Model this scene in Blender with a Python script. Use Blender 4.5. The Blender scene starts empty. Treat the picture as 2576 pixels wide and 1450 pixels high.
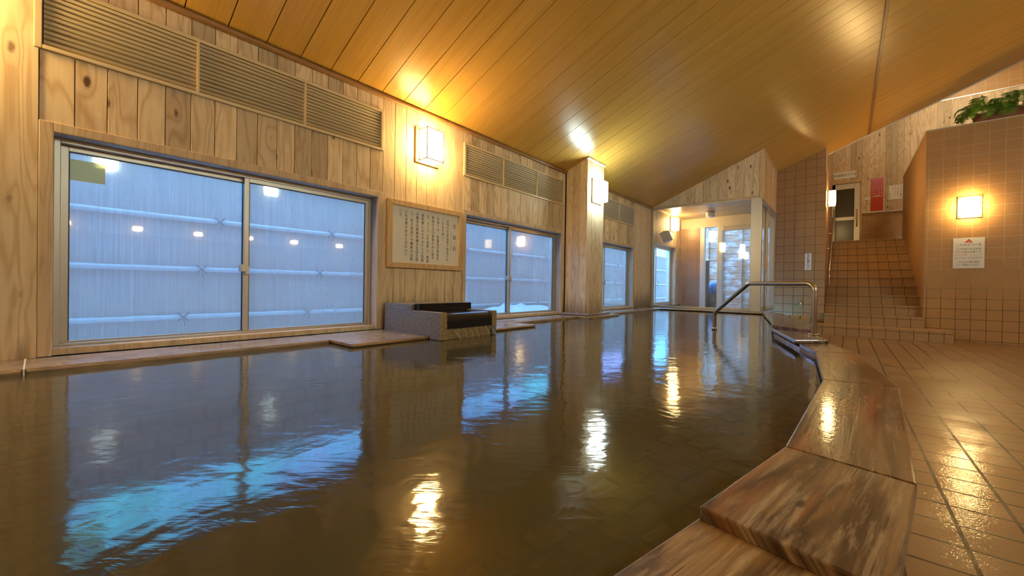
import bpy, bmesh, math, random
from mathutils import Vector, Matrix
random.seed(7)
SC = bpy.context.scene
COL = SC.collection
H = 0.725                      # eye height above the tiled floor; numbers below are measured from eye level

# ------------------------------------------------------------------ camera, sky, exposure
cam_d = bpy.data.cameras.new('camera')
cam = bpy.data.objects.new('camera', cam_d)
COL.objects.link(cam)
cam_d.sensor_fit = 'HORIZONTAL'
cam_d.sensor_width = 36.0
cam_d.lens = 14.0
cam_d.clip_start = 0.02
_yaw, _pit, _rol = math.radians(39.998), math.radians(-0.328), math.radians(0.829)
_F = Vector((-math.sin(_yaw)*math.cos(_pit), math.cos(_yaw)*math.cos(_pit), math.sin(_pit)))
_R = Vector((math.cos(_yaw), math.sin(_yaw), 0))
_U = _R.cross(_F)
_R, _U = _R*math.cos(_rol) + _U*math.sin(_rol), _U*math.cos(_rol) - _R*math.sin(_rol)
_m = Matrix((_R, _U, -_F)).transposed().to_4x4()
_m.translation = Vector((0, 0, H))
cam.matrix_world = _m
SC.camera = cam

SC.view_settings.view_transform = 'Standard'
SC.view_settings.look = 'None'
SC.view_settings.gamma = 1.0
SC.view_settings.use_curve_mapping = False
SC.view_settings.exposure = 0.2
SC.cycles.use_denoising = True
SC.cycles.use_adaptive_sampling = True
SC.cycles.adaptive_threshold = 0.025
SC.cycles.max_bounces = 8
SC.cycles.diffuse_bounces = 4
SC.cycles.glossy_bounces = 4
SC.cycles.transparent_max_bounces = 14
SC.cycles.sample_clamp_indirect = 6.0
SC.cycles.caustics_reflective = False
SC.cycles.caustics_refractive = False

SKY = 12.0
wd = bpy.data.worlds.new('world')
SC.world = wd
wd.use_nodes = True
_nt = wd.node_tree
_nt.nodes.clear()
_o = _nt.nodes.new('ShaderNodeOutputWorld')
_b = _nt.nodes.new('ShaderNodeBackground')
_tc = _nt.nodes.new('ShaderNodeTexCoord')
_nz = _nt.nodes.new('ShaderNodeTexNoise')
_nz.inputs['Scale'].default_value = 4.5
_nz.inputs['Detail'].default_value = 3
_rp = _nt.nodes.new('ShaderNodeValToRGB')
_rp.color_ramp.elements[0].position = 0.36
_rp.color_ramp.elements[0].color = (0.05, 0.58, 0.90, 1)
_rp.color_ramp.elements[1].position = 0.64
_rp.color_ramp.elements[1].color = (0.36, 0.34, 1.0, 1)
_e = _rp.color_ramp.elements.new(0.5)
_e.color = (0.10, 0.45, 1.0, 1)
_nt.links.new(_tc.outputs['Generated'], _nz.inputs['Vector'])
_nt.links.new(_nz.outputs['Fac'], _rp.inputs['Fac'])
_nt.links.new(_rp.outputs['Color'], _b.inputs['Color'])
_b.inputs['Strength'].default_value = SKY
_nt.links.new(_b.outputs[0], _o.inputs[0])

sun_d = bpy.data.lights.new('daylight', 'SUN')      # flat winter daylight over the yard
sun_d.energy = 2.2
sun_d.angle = math.radians(70)
sun_d.color = (1.0, 0.84, 0.70)
sun = bpy.data.objects.new('daylight', sun_d)
COL.objects.link(sun)
sun.rotation_euler = (math.radians(12), math.radians(-28), 0)

WARM = (1.0, 0.66, 0.25)
WHITE = (0.80, 1.0, 0.93)
LAMP = 75.0

# ------------------------------------------------------------------ main measures
D = 2.72        # left wall at x = -D
FL = -0.725     # tiled floor
WZ = -0.37      # water level
CS = 0.418      # slope of the ceiling
def ceil_z(x): return 1.44 + CS*(x + D)
YG = 7.15       # glass wall of the hot room
YT = 8.75       # tiled end wall
YC = 9.15       # far edge of the sloping ceiling
Y2 = 12.3       # upstairs wall
XG = -1.01      # side of the glass room
XS0, XS1 = -0.29, 0.91   # stairwell
XR = 4.2        # right wall
YB = -3.2       # wall behind the photographer
ZV = 4.7        # stairwell roof

# ------------------------------------------------------------------ mesh helpers
class MB:
    def __init__(s):
        s.v = []; s.f = []; s.uv = []; s.r = []; s.sm = []
    def face(s, pts, uvs=None, r=0.0, smooth=False):
        i = len(s.v)
        s.v += [tuple(p) for p in pts]
        s.f.append(tuple(range(i, i+len(pts))))
        s.uv.append(uvs); s.r.append(r); s.sm.append(smooth)
    def raw(s, vs, fs, r=0.0, smooth=False):
        i = len(s.v)
        s.v += [tuple(p) for p in vs]
        for f in fs:
            s.f.append(tuple(k+i for k in f)); s.uv.append(None); s.r.append(r); s.sm.append(smooth)
    def box(s, x0, x1, y0, y1, z0, z1, r=0.0):
        s.raw([(x0,y0,z0),(x1,y0,z0),(x1,y1,z0),(x0,y1,z0),(x0,y0,z1),(x1,y0,z1),(x1,y1,z1),(x0,y1,z1)],
              [(0,3,2,1),(4,5,6,7),(0,1,5,4),(1,2,6,5),(2,3,7,6),(3,0,4,7)], r)
        return s
    def prism(s, poly, z0, z1, r=0.0):
        a = sum(poly[i][0]*poly[(i+1)%len(poly)][1]-poly[(i+1)%len(poly)][0]*poly[i][1] for i in range(len(poly)))
        if a < 0: poly = poly[::-1]
        n = len(poly)
        s.raw([(p[0],p[1],z0) for p in poly]+[(p[0],p[1],z1) for p in poly],
              [tuple(range(n-1,-1,-1)), tuple(range(n,2*n))]+[(i,(i+1)%n,n+(i+1)%n,n+i) for i in range(n)], r)
        return s
    def extrude(s, poly, axis, a0, a1, r=0.0):
        """poly in the plane across an axis: 'x' -> (y,z), 'y' -> (x,z)"""
        def pt(p, a): return (a,p[0],p[1]) if axis == 'x' else (p[0],a,p[1])
        n = len(poly)
        s.raw([pt(p,a0) for p in poly]+[pt(p,a1) for p in poly],
              [tuple(range(n)), tuple(range(2*n-1,n-1,-1))]+[(i,n+i,n+(i+1)%n,(i+1)%n) for i in range(n)], r)
        return s
    def tube(s, pts, rad, n=12, caps=True, r=0.0):
        pts = [Vector(p) for p in pts]
        rads = rad if isinstance(rad, (list, tuple)) else [rad]*len(pts)
        rings = []
        t0 = (pts[1]-pts[0]).normalized()
        up = Vector((0,0,1)) if abs(t0.z) < .9 else Vector((1,0,0))
        u = t0.cross(up).normalized()
        for i, p in enumerate(pts):
            if i == 0: t = pts[1]-pts[0]
            elif i == len(pts)-1: t = pts[-1]-pts[-2]
            else: t = (pts[i+1]-p).normalized()+(p-pts[i-1]).normalized()
            t.normalize()
            u = (u - t*u.dot(t)).normalized()
            w = t.cross(u)
            rings.append([p+(u*math.cos(2*math.pi*k/n)+w*math.sin(2*math.pi*k/n))*rads[i] for k in range(n)])
        vs = [q for g in rings for q in g]
        fs = []
        for i in range(len(pts)-1):
            for k in range(n):
                a, b = i*n+k, i*n+(k+1)%n
                fs.append((a, a+n, b+n, b))
        s.raw(vs, fs, r, True)
        if caps:
            s.raw(rings[0], [tuple(range(n))], r)
            s.raw(rings[-1], [tuple(range(n-1,-1,-1))], r)
        return s
    def lathe(s, prof, c=(0,0,0), n=24, axis='z', r=0.0):
        vs = []; fs = []
        for (ra, h) in prof:
            for k in range(n):
                a = 2*math.pi*k/n
                q = (ra*math.cos(a), ra*math.sin(a), h)
                if axis == 'x': q = (q[2], q[0], q[1])
                if axis == 'y': q = (q[0], q[2], q[1])
                vs.append((c[0]+q[0], c[1]+q[1], c[2]+q[2]))
        for i in range(len(prof)-1):
            for k in range(n):
                a, b = i*n+k, i*n+(k+1)%n
                fs.append((a, b, b+n, a+n))
        s.raw(vs, fs, r, True)
        return s
    def build(s, name, m, parent=None, loc=None, bevel=0.0, seg=2, uvmode='box', fix=True, uvo=(0,0,0)):
        """vertices are given in scene numbers (eye level = 0) unless the parent is in local numbers"""
        me = bpy.data.meshes.new(name)
        off = Vector((0,0,0))
        if parent is not None: off = Vector(parent['_org']) if '_org' in parent else Vector((0,0,0))
        elif loc is not None: off = Vector(loc)
        me.from_pydata([tuple(Vector(v)-off) for v in s.v], [], s.f)
        at = me.attributes.new('rnd', 'FLOAT', 'FACE')
        at.data.foreach_set('value', s.r)
        me.polygons.foreach_set('use_smooth', s.sm)
        uvl = me.uv_layers.new(name='UVMap')
        for p, u in zip(me.polygons, s.uv):
            nrm = p.normal
            for k, li in enumerate(p.loop_indices):
                if u is not None:
                    uvl.data[li].uv = u[k]
                else:
                    c = Vector(s.v[me.loops[li].vertex_index]) - Vector(uvo)
                    a = (abs(nrm.x), abs(nrm.y), abs(nrm.z))
                    if a[2] >= a[0] and a[2] >= a[1]: uvl.data[li].uv = (c.x, c.y)
                    elif a[1] >= a[0]: uvl.data[li].uv = (c.x, c.z)
                    else: uvl.data[li].uv = (c.y, c.z)
        if fix:
            bm = bmesh.new(); bm.from_mesh(me)
            bmesh.ops.recalc_face_normals(bm, faces=bm.faces)
            bm.to_mesh(me); bm.free()
        o = bpy.data.objects.new(name, me)
        COL.objects.link(o)
        if m is not None: me.materials.append(m)
        if parent is not None: o.parent = parent
        else: o.location = off + Vector((0,0,H))
        o['_org'] = off
        if bevel:
            b = o.modifiers.new('bevel', 'BEVEL')
            b.width = bevel; b.segments = seg; b.limit_method = 'ANGLE'; b.angle_limit = math.radians(40)
            b.harden_normals = False
        return o

def thing(name, label, cat, loc, rotz=0.0, group=None, local=False):
    o = bpy.data.objects.new(name, None)
    COL.objects.link(o)
    o.empty_display_size = 0.05
    o.location = Vector(loc)+Vector((0,0,H))
    o.rotation_euler = (0,0,rotz)
    o['_org'] = Vector((0,0,0)) if local else Vector(loc)
    o['label'] = label; o['category'] = cat
    if group: o['group'] = group
    return o
def tag(o, label, cat, group=None, kind=None):
    o['label'] = label; o['category'] = cat
    if group: o['group'] = group
    if kind: o['kind'] = kind
    return o
def struct(o, label=None, cat=None):
    o['kind'] = 'structure'
    if label: o['label'] = label
    if cat: o['category'] = cat
    return o

# ------------------------------------------------------------------ material helpers
class NT:
    def __init__(s, name):
        s.m = bpy.data.materials.new(name); s.m.use_nodes = True
        s.t = s.m.node_tree; s.t.nodes.clear()
        s.out = s.t.nodes.new('ShaderNodeOutputMaterial')
    def n(s, typ, props=None, **ins):
        nd = s.t.nodes.new('ShaderNode'+typ)
        for k, v in (props or {}).items(): setattr(nd, k, v)
        for k, v in ins.items():
            key = k.replace('_', ' ')
            if key.startswith('i') and key[1:].isdigit(): sock = nd.inputs[int(key[1:])]
            else: sock = nd.inputs[key]
            s.set(sock, v)
        return nd
    def set(s, sock, v):
        if isinstance(v, bpy.types.NodeSocket): s.t.links.new(v, sock)
        elif isinstance(v, bpy.types.Node): s.t.links.new(v.outputs[0], sock)
        else:
            if isinstance(v, tuple) and len(v) == 3 and sock.type == 'RGBA': v = v+(1,)
            sock.default_value = v
    def math(s, op, a, b=0.0, c=0.0, clamp=False):
        nd = s.t.nodes.new('ShaderNodeMath'); nd.operation = op; nd.use_clamp = clamp
        s.set(nd.inputs[0], a); s.set(nd.inputs[1], b); s.set(nd.inputs[2], c)
        return nd.outputs[0]
    def vmath(s, op, a, b=(0,0,0)):
        nd = s.t.nodes.new('ShaderNodeVectorMath'); nd.operation = op
        s.set(nd.inputs[0], a); s.set(nd.inputs[1], b)
        return nd.outputs[0]
    def mix(s, fac, a, b, mode='MIX'):
        nd = s.t.nodes.new('ShaderNodeMix'); nd.data_type = 'RGBA'; nd.blend_type = mode
        nd.clamp_factor = True
        s.set(nd.inputs['Factor'], fac)
        s.set(nd.inputs[6], a); s.set(nd.inputs[7], b)
        return nd.outputs[2]
    def ramp(s, fac, stops):
        nd = s.t.nodes.new('ShaderNodeValToRGB')
        el = nd.color_ramp.elements
        while len(el) < len(stops): el.new(0.5)
        for e, (p, c) in zip(el, stops):
            e.position = p
            e.color = (c,c,c,1) if isinstance(c, (int,float)) else tuple(c)+(1,)
        s.set(nd.inputs[0], fac)
        return nd.outputs[0]
    def noise(s, vec, scale=1.0, detail=3.0, rough=0.5, dist=0.0):
        nd = s.n('TexNoise', Vector=vec, Scale=scale, Detail=detail, Roughness=rough, Distortion=dist)
        return nd.outputs[0]
    def bsdf(s, color, rough=0.5, **kw):
        nd = s.t.nodes.new('ShaderNodeBsdfPrincipled')
        s.set(nd.inputs['Base Color'], color); s.set(nd.inputs['Roughness'], rough)
        for k, v in kw.items(): s.set(nd.inputs[k.replace('_',' ')], v)
        return nd
    def bump(s, h, strength=0.3, dist=0.01):
        return s.n('Bump', Height=h, Strength=strength, Distance=dist).outputs[0]
    def done(s, sh):
        s.t.links.new(sh if isinstance(sh, bpy.types.NodeSocket) else sh.outputs[0], s.out.inputs[0])
        return s.m

def plain(name, col, rough=0.5, metal=0.0, **kw):
    t = NT(name)
    return t.done(t.bsdf(col, rough, Metallic=metal, **kw))

def wood(name, base, dark, knot=(0.10,0.05,0.02), axis='z', rough=0.55, stain=0.5, stain_col=(0.16,0.10,0.055), knots=1.0, var=0.35, spec=0.3, pale=None, low=None):
    t = NT(name)
    co = t.n('TexCoord').outputs['Object']
    rnd = t.n('Attribute', {'attribute_name': 'rnd'}).outputs['Fac']
    off = t.n('CombineXYZ', X=t.math('MULTIPLY', rnd, 17.3), Y=t.math('MULTIPLY', rnd, 9.1), Z=t.math('MULTIPLY', rnd, 31.7)).outputs[0]
    p = t.vmath('ADD', co, off)
    def st(a, b):
        return {'z': (a,a,b), 'y': (a,b,a), 'x': (b,a,a)}[axis]
    # knots and the grain that flows round them
    kv = t.n('TexVoronoi', {'feature': 'F1', 'distance': 'EUCLIDEAN'}, Vector=t.vmath('MULTIPLY', p, st(8.0,3.6)), Scale=1.0)
    kd = kv.outputs['Distance']
    kn = t.math('ADD', kd, t.math('MULTIPLY', t.noise(p, 60, 2), 0.05))
    kmask = t.math('MULTIPLY', t.ramp(kn, [(0.09,1.0),(0.15,0.0)]), knots)
    khalo = t.math('MULTIPLY', t.ramp(kd, [(0.10,1.0),(0.34,0.0)]), knots)
    low_n = t.noise(t.vmath('MULTIPLY', p, st(5.0,0.7)), 1.0, 2, 0.5, 0.6)
    ring = t.math('SINE', t.math('ADD', t.math('MULTIPLY', low_n, 85.0), t.math('MULTIPLY', khalo, 5.0)))
    ring = t.math('MULTIPLY_ADD', ring, 0.5, 0.5)
    fine = t.noise(t.vmath('MULTIPLY', p, st(120,4.0)), 1.0, 3, 0.6)
    g = t.math('ADD', t.math('MULTIPLY', t.math('POWER', ring, 3.0), 0.42), t.math('MULTIPLY', fine, 0.5))
    c = t.mix(t.ramp(g, [(0.18,0.0),(0.85,1.0)]), base, dark)
    # board to board tone
    tone = t.ramp(t.math('FRACT', t.math('MULTIPLY', rnd, 7.77)), [(0.0, 1.0-var),(0.5, 1.0),(1.0, 1.0+var*0.25)])
    c = t.mix(1.0, c, tone, 'MULTIPLY')
    if pale is not None:
        c = t.mix(t.math('MULTIPLY', t.ramp(t.noise(p, 2.1, 3), [(0.5,0.0),(0.72,1.0)]), 0.7), c, pale)
    sn = t.noise(t.vmath('MULTIPLY', p, st(9.0,2.0)), 1.0, 4, 0.65, 0.3)
    sm = t.math('MULTIPLY', t.ramp(sn, [(0.50,0.0),(0.74,1.0)]), stain)
    c = t.mix(sm, c, stain_col)
    if low is not None:     # damp rot creeping up from the foot of the boards
        z = t.n('SeparateXYZ', Vector=co).outputs['Z']
        w = t.math('ADD', z, t.math('MULTIPLY', t.noise(t.vmath('MULTIPLY', p, st(22,2.2)), 1.0, 3, 0.6), -low[2]))
        mr = t.n('MapRange', Value=w, i1=low[0], i2=low[1], i3=1.0, i4=0.0).outputs[0]
        c = t.mix(t.math('MULTIPLY', mr, low[3]), c, low[4])
    c = t.mix(t.math('MULTIPLY', khalo, 0.30), c, dark)
    c = t.mix(kmask, c, knot)
    b = t.bsdf(c, rough, Specular_IOR_Level=spec, Normal=t.bump(g, 0.12, 0.004))
    return t.done(b)

def tile(name, c1, c2, grout_lo, grout_hi=None, size=(0.15,0.15), mortar=0.0035, rough=0.42, z_mix=None, wet=False, offset=0.0, spec=0.4, bumpy=0.12):
    t = NT(name)
    uv = t.n('UVMap', {'uv_map': 'UVMap'}).outputs[0]
    co = t.n('TexCoord').outputs['Object']
    bk = t.n('TexBrick', {'offset': offset, 'offset_frequency': 2, 'squash': 1.0}, Vector=uv, Scale=1.0, Color1=c1, Color2=c2,
             Mortar=(0,0,0), Mortar_Size=mortar, Mortar_Smooth=0.15, Bias=0.0, Brick_Width=size[0], Row_Height=size[1])
    g = grout_lo
    if grout_hi is not None:
        z = t.n('SeparateXYZ', Vector=co).outputs['Z']
        zn = t.math('ADD', z, t.math('MULTIPLY_ADD', t.noise(co, 2.0, 3), 0.8, -0.4))
        g = t.mix(t.n('MapRange', Value=zn, i1=z_mix[0], i2=z_mix[1]).outputs[0], grout_lo, grout_hi)
    spk = t.noise(co, 55, 3, 0.7)
    col = t.mix(t.ramp(spk, [(0.35,0.0),(0.75,0.30)]), bk.outputs['Color'], (0.12,0.065,0.03))
    big = t.noise(co, 1.3, 3)
    col = t.mix(t.ramp(big, [(0.35,0.0),(0.75,0.25)]), col, (c1[0]*1.35, c1[1]*1.3, c1[2]*1.2))
    col = t.mix(bk.outputs['Fac'], col, g)
    h = t.math('ADD', t.math('MULTIPLY', bk.outputs['Fac'], -1.0), t.math('MULTIPLY', spk, bumpy))
    if wet:
        pud = t.ramp(t.noise(t.vmath('MULTIPLY', co, (1.2,2.4,1)), 1.6, 4, 0.6), [(0.42,0.0),(0.60,1.0)])
        r = t.math('MULTIPLY_ADD', pud, -0.12, rough)
        h2 = t.math('ADD', h, t.math('MULTIPLY', t.noise(co, 190, 2, 0.6), 0.55))
        cw = t.math('MULTIPLY', t.math('SUBTRACT', 1.0, bk.outputs['Fac']), t.math('MULTIPLY_ADD', pud, 0.35, 0.35))
        b = t.bsdf(col, r, Specular_IOR_Level=spec, Normal=t.bump(h2, 0.30, 0.0035), Coat_Weight=cw, Coat_Roughness=0.03, Coat_Normal=t.bump(t.noise(co, 130, 2, 0.6), t.math('MULTIPLY_ADD', t.noise(co, 3.0, 2), 0.5, -0.08), 0.003))
    else:
        b = t.bsdf(col, rough, Specular_IOR_Level=spec, Normal=t.bump(h, 0.35, 0.003))
    return t.done(b)

# ------------------------------------------------------------------ materials
PINE = (0.80,0.62,0.37)
PINE_D = (0.55,0.36,0.17)
M = {}
M['pine'] = wood('pine_boards', PINE, PINE_D, stain=0.60, stain_col=(0.36,0.21,0.10), low=(-0.30,0.10,0.35,0.0,(0.1,0.06,0.03)))
M['pine_post'] = wood('pine_post_boards', (0.80,0.62,0.37), (0.58,0.39,0.19), stain=0.30, stain_col=(0.30,0.17,0.08), knots=0.75, var=0.2,
                      low=(-0.72,-0.54,0.5,0.9,(0.13,0.085,0.05)))
M['pine_smooth'] = wood('pine_panel', (0.80,0.62,0.37), (0.62,0.43,0.22), stain=0.25, stain_col=(0.33,0.2,0.1), knots=0.25, var=0.12,
                        low=(-0.58,-0.30,0.55,0.9,(0.17,0.115,0.065)))
M['pine_far'] = wood('pale_pine_boards', (0.76,0.60,0.40), (0.54,0.38,0.21), stain=0.4, stain_col=(0.25,0.15,0.08), var=0.3)
M['casing'] = wood('casing_wood', (0.72,0.54,0.32), (0.56,0.38,0.20), knots=0.1, stain=0.35, stain_col=(0.22,0.14,0.09), var=0.1)
M['reveal'] = wood('reveal_wood', (0.60,0.52,0.44), (0.42,0.35,0.29), knots=0.1, stain=0.55, stain_col=(0.24,0.20,0.17), var=0.1)
M['signwood'] = wood('sign_frame_wood', (0.68,0.46,0.22), (0.54,0.33,0.13), knots=0.3, stain=0.1, var=0.1, rough=0.4)
M['molding'] = wood('brown_molding', (0.34,0.18,0.065), (0.25,0.12,0.04), axis='y', knots=0.0, stain=0.1, var=0.05, rough=0.35)
M['beige'] = plain('beige_enamel', (0.66,0.52,0.28), 0.4)
M['louvre'] = plain('louvre_enamel', (0.62,0.50,0.29), 0.45)
M['cavity'] = plain('dark_cavity', (0.03,0.022,0.015), 0.9)
M['alu'] = plain('champagne_aluminium', (0.52,0.44,0.33), 0.38, 0.55)
M['alu_grey'] = plain('grey_aluminium', (0.50,0.50,0.46), 0.36, 0.6)
M['white_alu'] = plain('pale_aluminium', (0.72,0.70,0.66), 0.35, 0.4)
M['steel'] = plain('stainless_steel', (0.50,0.45,0.38), 0.24, 1.0)
M['chrome'] = plain('chrome', (0.8,0.8,0.8), 0.08, 1.0)
M['white'] = plain('white_enamel', (0.80,0.78,0.72), 0.45)
M['paper'] = plain('sign_paper', (0.74,0.69,0.56), 0.5)
M['paper_white'] = plain('white_plastic_sign', (0.80,0.78,0.72), 0.35)
M['ink'] = plain('black_ink', (0.02,0.02,0.018), 0.6)
M['ink_grey'] = plain('faded_ink', (0.10,0.085,0.07), 0.6)
M['ink_red'] = plain('red_ink', (0.65,0.05,0.02), 0.5)
M['ink_orange'] = plain('orange_ink', (0.85,0.17,0.05), 0.5)
M['ink_yellow'] = plain('ochre_ink', (0.75,0.45,0.10), 0.5)
M['ink_blue'] = plain('blue_ink', (0.08,0.17,0.33), 0.5)
M['rubber'] = plain('dark_rubber', (0.025,0.025,0.03), 0.5)
M['plaster'] = plain('painted_plaster', (0.66,0.58,0.45), 0.6)
M['tan'] = plain('tan_plastic', (0.62,0.42,0.19), 0.4)
M['snow'] = plain('old_snow', (0.80,0.82,0.86), 0.8)
M['rope'] = plain('black_rope', (0.03,0.028,0.028), 0.9)
M['blue'] = plain('blue_plastic', (0.08,0.25,0.55), 0.5)

def m_ceiling():
    t = NT('ceiling_planks')
    co = t.n('TexCoord').outputs['Object']
    rnd = t.n('Attribute', {'attribute_name': 'rnd'}).outputs['Fac']
    off = t.n('CombineXYZ', X=t.math('MULTIPLY', rnd, 13.0), Y=t.math('MULTIPLY', rnd, 7.0), Z=0.0).outputs[0]
    p = t.vmath('ADD', co, off)
    f = t.noise(t.vmath('MULTIPLY', p, (2.0,90,2.0)), 1.0, 3, 0.6)
    w = t.noise(t.vmath('MULTIPLY', p, (0.5,9,0.5)), 1.0, 3, 0.5)
    g = t.math('ADD', t.math('MULTIPLY', f, 0.6), t.math('MULTIPLY', w, 0.4))
    c = t.ramp(g, [(0.32,(0.64,0.37,0.075)),(0.70,(0.48,0.26,0.045))])
    sp = t.noise(co, 140, 2)
    c = t.mix(t.math('MULTIPLY', t.ramp(sp, [(0.70,0.0),(0.76,1.0)]), 0.25), c, (0.7,0.6,0.4))
    h = t.math('ADD', t.math('MULTIPLY', f, 0.5), t.noise(t.vmath('MULTIPLY', co, (1.0,2.5,1.0)), 1.0, 2))
    b = t.bsdf(c, 0.28, Specular_IOR_Level=0.34, Normal=t.bump(h, 0.06, 0.004))
    return t.done(b)
M['ceiling'] = m_ceiling()

M['tile_wall'] = tile('wall_tiles', (0.47,0.265,0.10), (0.43,0.235,0.088), (0.035,0.022,0.014), (0.50,0.39,0.23), z_mix=(-0.15,0.35), rough=0.46, mortar=0.0028)
M['tile_far'] = tile('far_wall_tiles', (0.46,0.28,0.13), (0.42,0.25,0.112), (0.030,0.018,0.011), (0.17,0.105,0.055), z_mix=(-0.1,0.4), rough=0.5)
M['tile_stair'] = tile('stair_tiles', (0.43,0.265,0.13), (0.37,0.225,0.11), (0.030,0.017,0.010), size=(0.15,0.165), mortar=0.003, rough=0.42)
M['tile_floor'] = tile('wet_floor_tiles', (0.33,0.170,0.066), (0.29,0.147,0.056), (0.030,0.016,0.007), size=(0.15,0.15), mortar=0.0055, rough=0.42, wet=True, spec=0.5)
M['tile_pool'] = tile('pool_tiles', (0.46,0.33,0.12), (0.42,0.30,0.11), (0.13,0.10,0.04), size=(0.12,0.087), mortar=0.010, rough=0.6, offset=0.5)
M['tile_panel'] = tile('hot_room_tiles', (0.36,0.23,0.15), (0.33,0.21,0.135), (0.22,0.14,0.09), size=(0.2,0.2), rough=0.3)

def m_granite():
    t = NT('granite')
    co = t.n('TexCoord').outputs['Object']
    v = t.noise(co, 130, 3, 0.8)
    c = t.ramp(v, [(0.36,(0.04,0.042,0.048)),(0.50,(0.15,0.155,0.17)),(0.66,(0.38,0.38,0.40))])
    return t.done(t.bsdf(c, 0.32, Specular_IOR_Level=0.5))
M['granite'] = m_granite()
def m_tan_granite():
    t = NT('tan_granite')
    co = t.n('TexCoord').outputs['Object']
    c = t.ramp(t.noise(co, 90, 3, 0.8), [(0.36,(0.16,0.10,0.04)),(0.66,(0.44,0.32,0.15))])
    return t.done(t.bsdf(c, 0.35, Specular_IOR_Level=0.5))
M['granite_tan'] = m_tan_granite()
M['black_stone'] = plain('polished_black_stone', (0.014,0.014,0.016), 0.16, Specular_IOR_Level=0.5)

def m_ledge():
    t = NT('wet_stone_ledge')
    co = t.n('TexCoord').outputs['Object']
    n = t.noise(co, 7, 4, 0.6)
    c = t.ramp(n, [(0.3,(0.23,0.18,0.14)),(0.7,(0.40,0.33,0.28))])
    c = t.mix(t.ramp(t.noise(co, 70, 3, 0.7), [(0.45,0.0),(0.7,0.4)]), c, (0.12,0.09,0.065))
    r = t.ramp(t.noise(co, 2.3, 3), [(0.40,0.10),(0.62,0.34)])
    return t.done(t.bsdf(c, r, Specular_IOR_Level=0.55, Normal=t.bump(n, 0.08, 0.003)))
M['ledge'] = m_ledge()
def m_ledge_edge():
    t = NT('stained_ledge_edge')
    co = t.n('TexCoord').outputs['Object']
    n = t.noise(t.vmath('MULTIPLY', co, (20,6,60)), 1.0, 4, 0.65)
    c = t.ramp(n, [(0.3,(0.10,0.060,0.022)),(0.7,(0.38,0.24,0.10))])
    return t.done(t.bsdf(c, 0.4))
M['ledge_edge'] = m_ledge_edge()

def m_rim(name, seed, base, dark, worn, rough, wear=0.6, coat=0.35):
    """wet, worn bench boards: u runs across the board, v along it"""
    t = NT(name)
    uv = t.n('UVMap', {'uv_map': 'UVMap'}).outputs[0]
    p = t.vmath('ADD', uv, (seed*3.1, seed*1.7, 0))
    g = t.noise(t.vmath('MULTIPLY', p, (95,3.2,1)), 1.0, 4, 0.65, 0.4)
    bn = t.noise(t.vmath('MULTIPLY', p, (13,1.8,1)), 1.0, 3, 0.6, 0.6)
    c = t.mix(t.ramp(g, [(0.32,0.0),(0.68,1.0)]), base, dark)
    c = t.mix(t.ramp(bn, [(0.42,0.0),(0.53,0.95)]), c, (dark[0]*0.50, dark[1]*0.48, dark[2]*0.52))
    on = t.noise(t.vmath('MULTIPLY', p, (10,1.6,1)), 1.3, 2, 0.5, 0.4)
    c = t.mix(t.math('MULTIPLY', t.ramp(on, [(0.56,0.0),(0.70,1.0)]), 0.75), c, (0.36,0.13,0.035))
    wn = t.noise(t.vmath('MULTIPLY', p, (34,3.4,1)), 1.0, 7, 0.72, 0.25)
    wm = t.math('MULTIPLY', t.ramp(wn, [(0.50,0.0),(0.66,1.0)]), wear)
    c = t.mix(wm, c, worn)
    ck = t.noise(t.vmath('MULTIPLY', p, (170,2.6,1)), 1.0, 2, 0.5, 0.2)
    ckm = t.math('MULTIPLY', t.ramp(ck, [(0.62,0.0),(0.68,1.0)]), t.ramp(t.noise(p, 9.0, 2), [(0.42,0.0),(0.6,0.85)]))
    c = t.mix(ckm, c, (0.03,0.018,0.010))
    kk = t.n('TexVoronoi', Vector=t.vmath('MULTIPLY', p, (13,5,1)), Scale=1.0).outputs['Distance']
    c = t.mix(t.ramp(kk, [(0.05,0.9),(0.10,0.0)]), c, (0.05,0.03,0.018))
    h = t.math('ADD', t.math('MULTIPLY', g, 0.6), t.math('ADD', t.math('MULTIPLY', wm, -0.12), t.math('MULTIPLY', t.noise(uv, 30, 4, 0.6), 0.35)))
    r = t.math('ADD', rough, t.math('MULTIPLY', wm, 0.22))
    b = t.bsdf(c, r, Specular_IOR_Level=0.5, Normal=t.bump(h, 0.30, 0.0035), Coat_Weight=coat, Coat_Roughness=0.055,
               Coat_Normal=t.bump(t.noise(uv, 60, 4, 0.6), 0.14, 0.002))
    return t.done(b)

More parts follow.
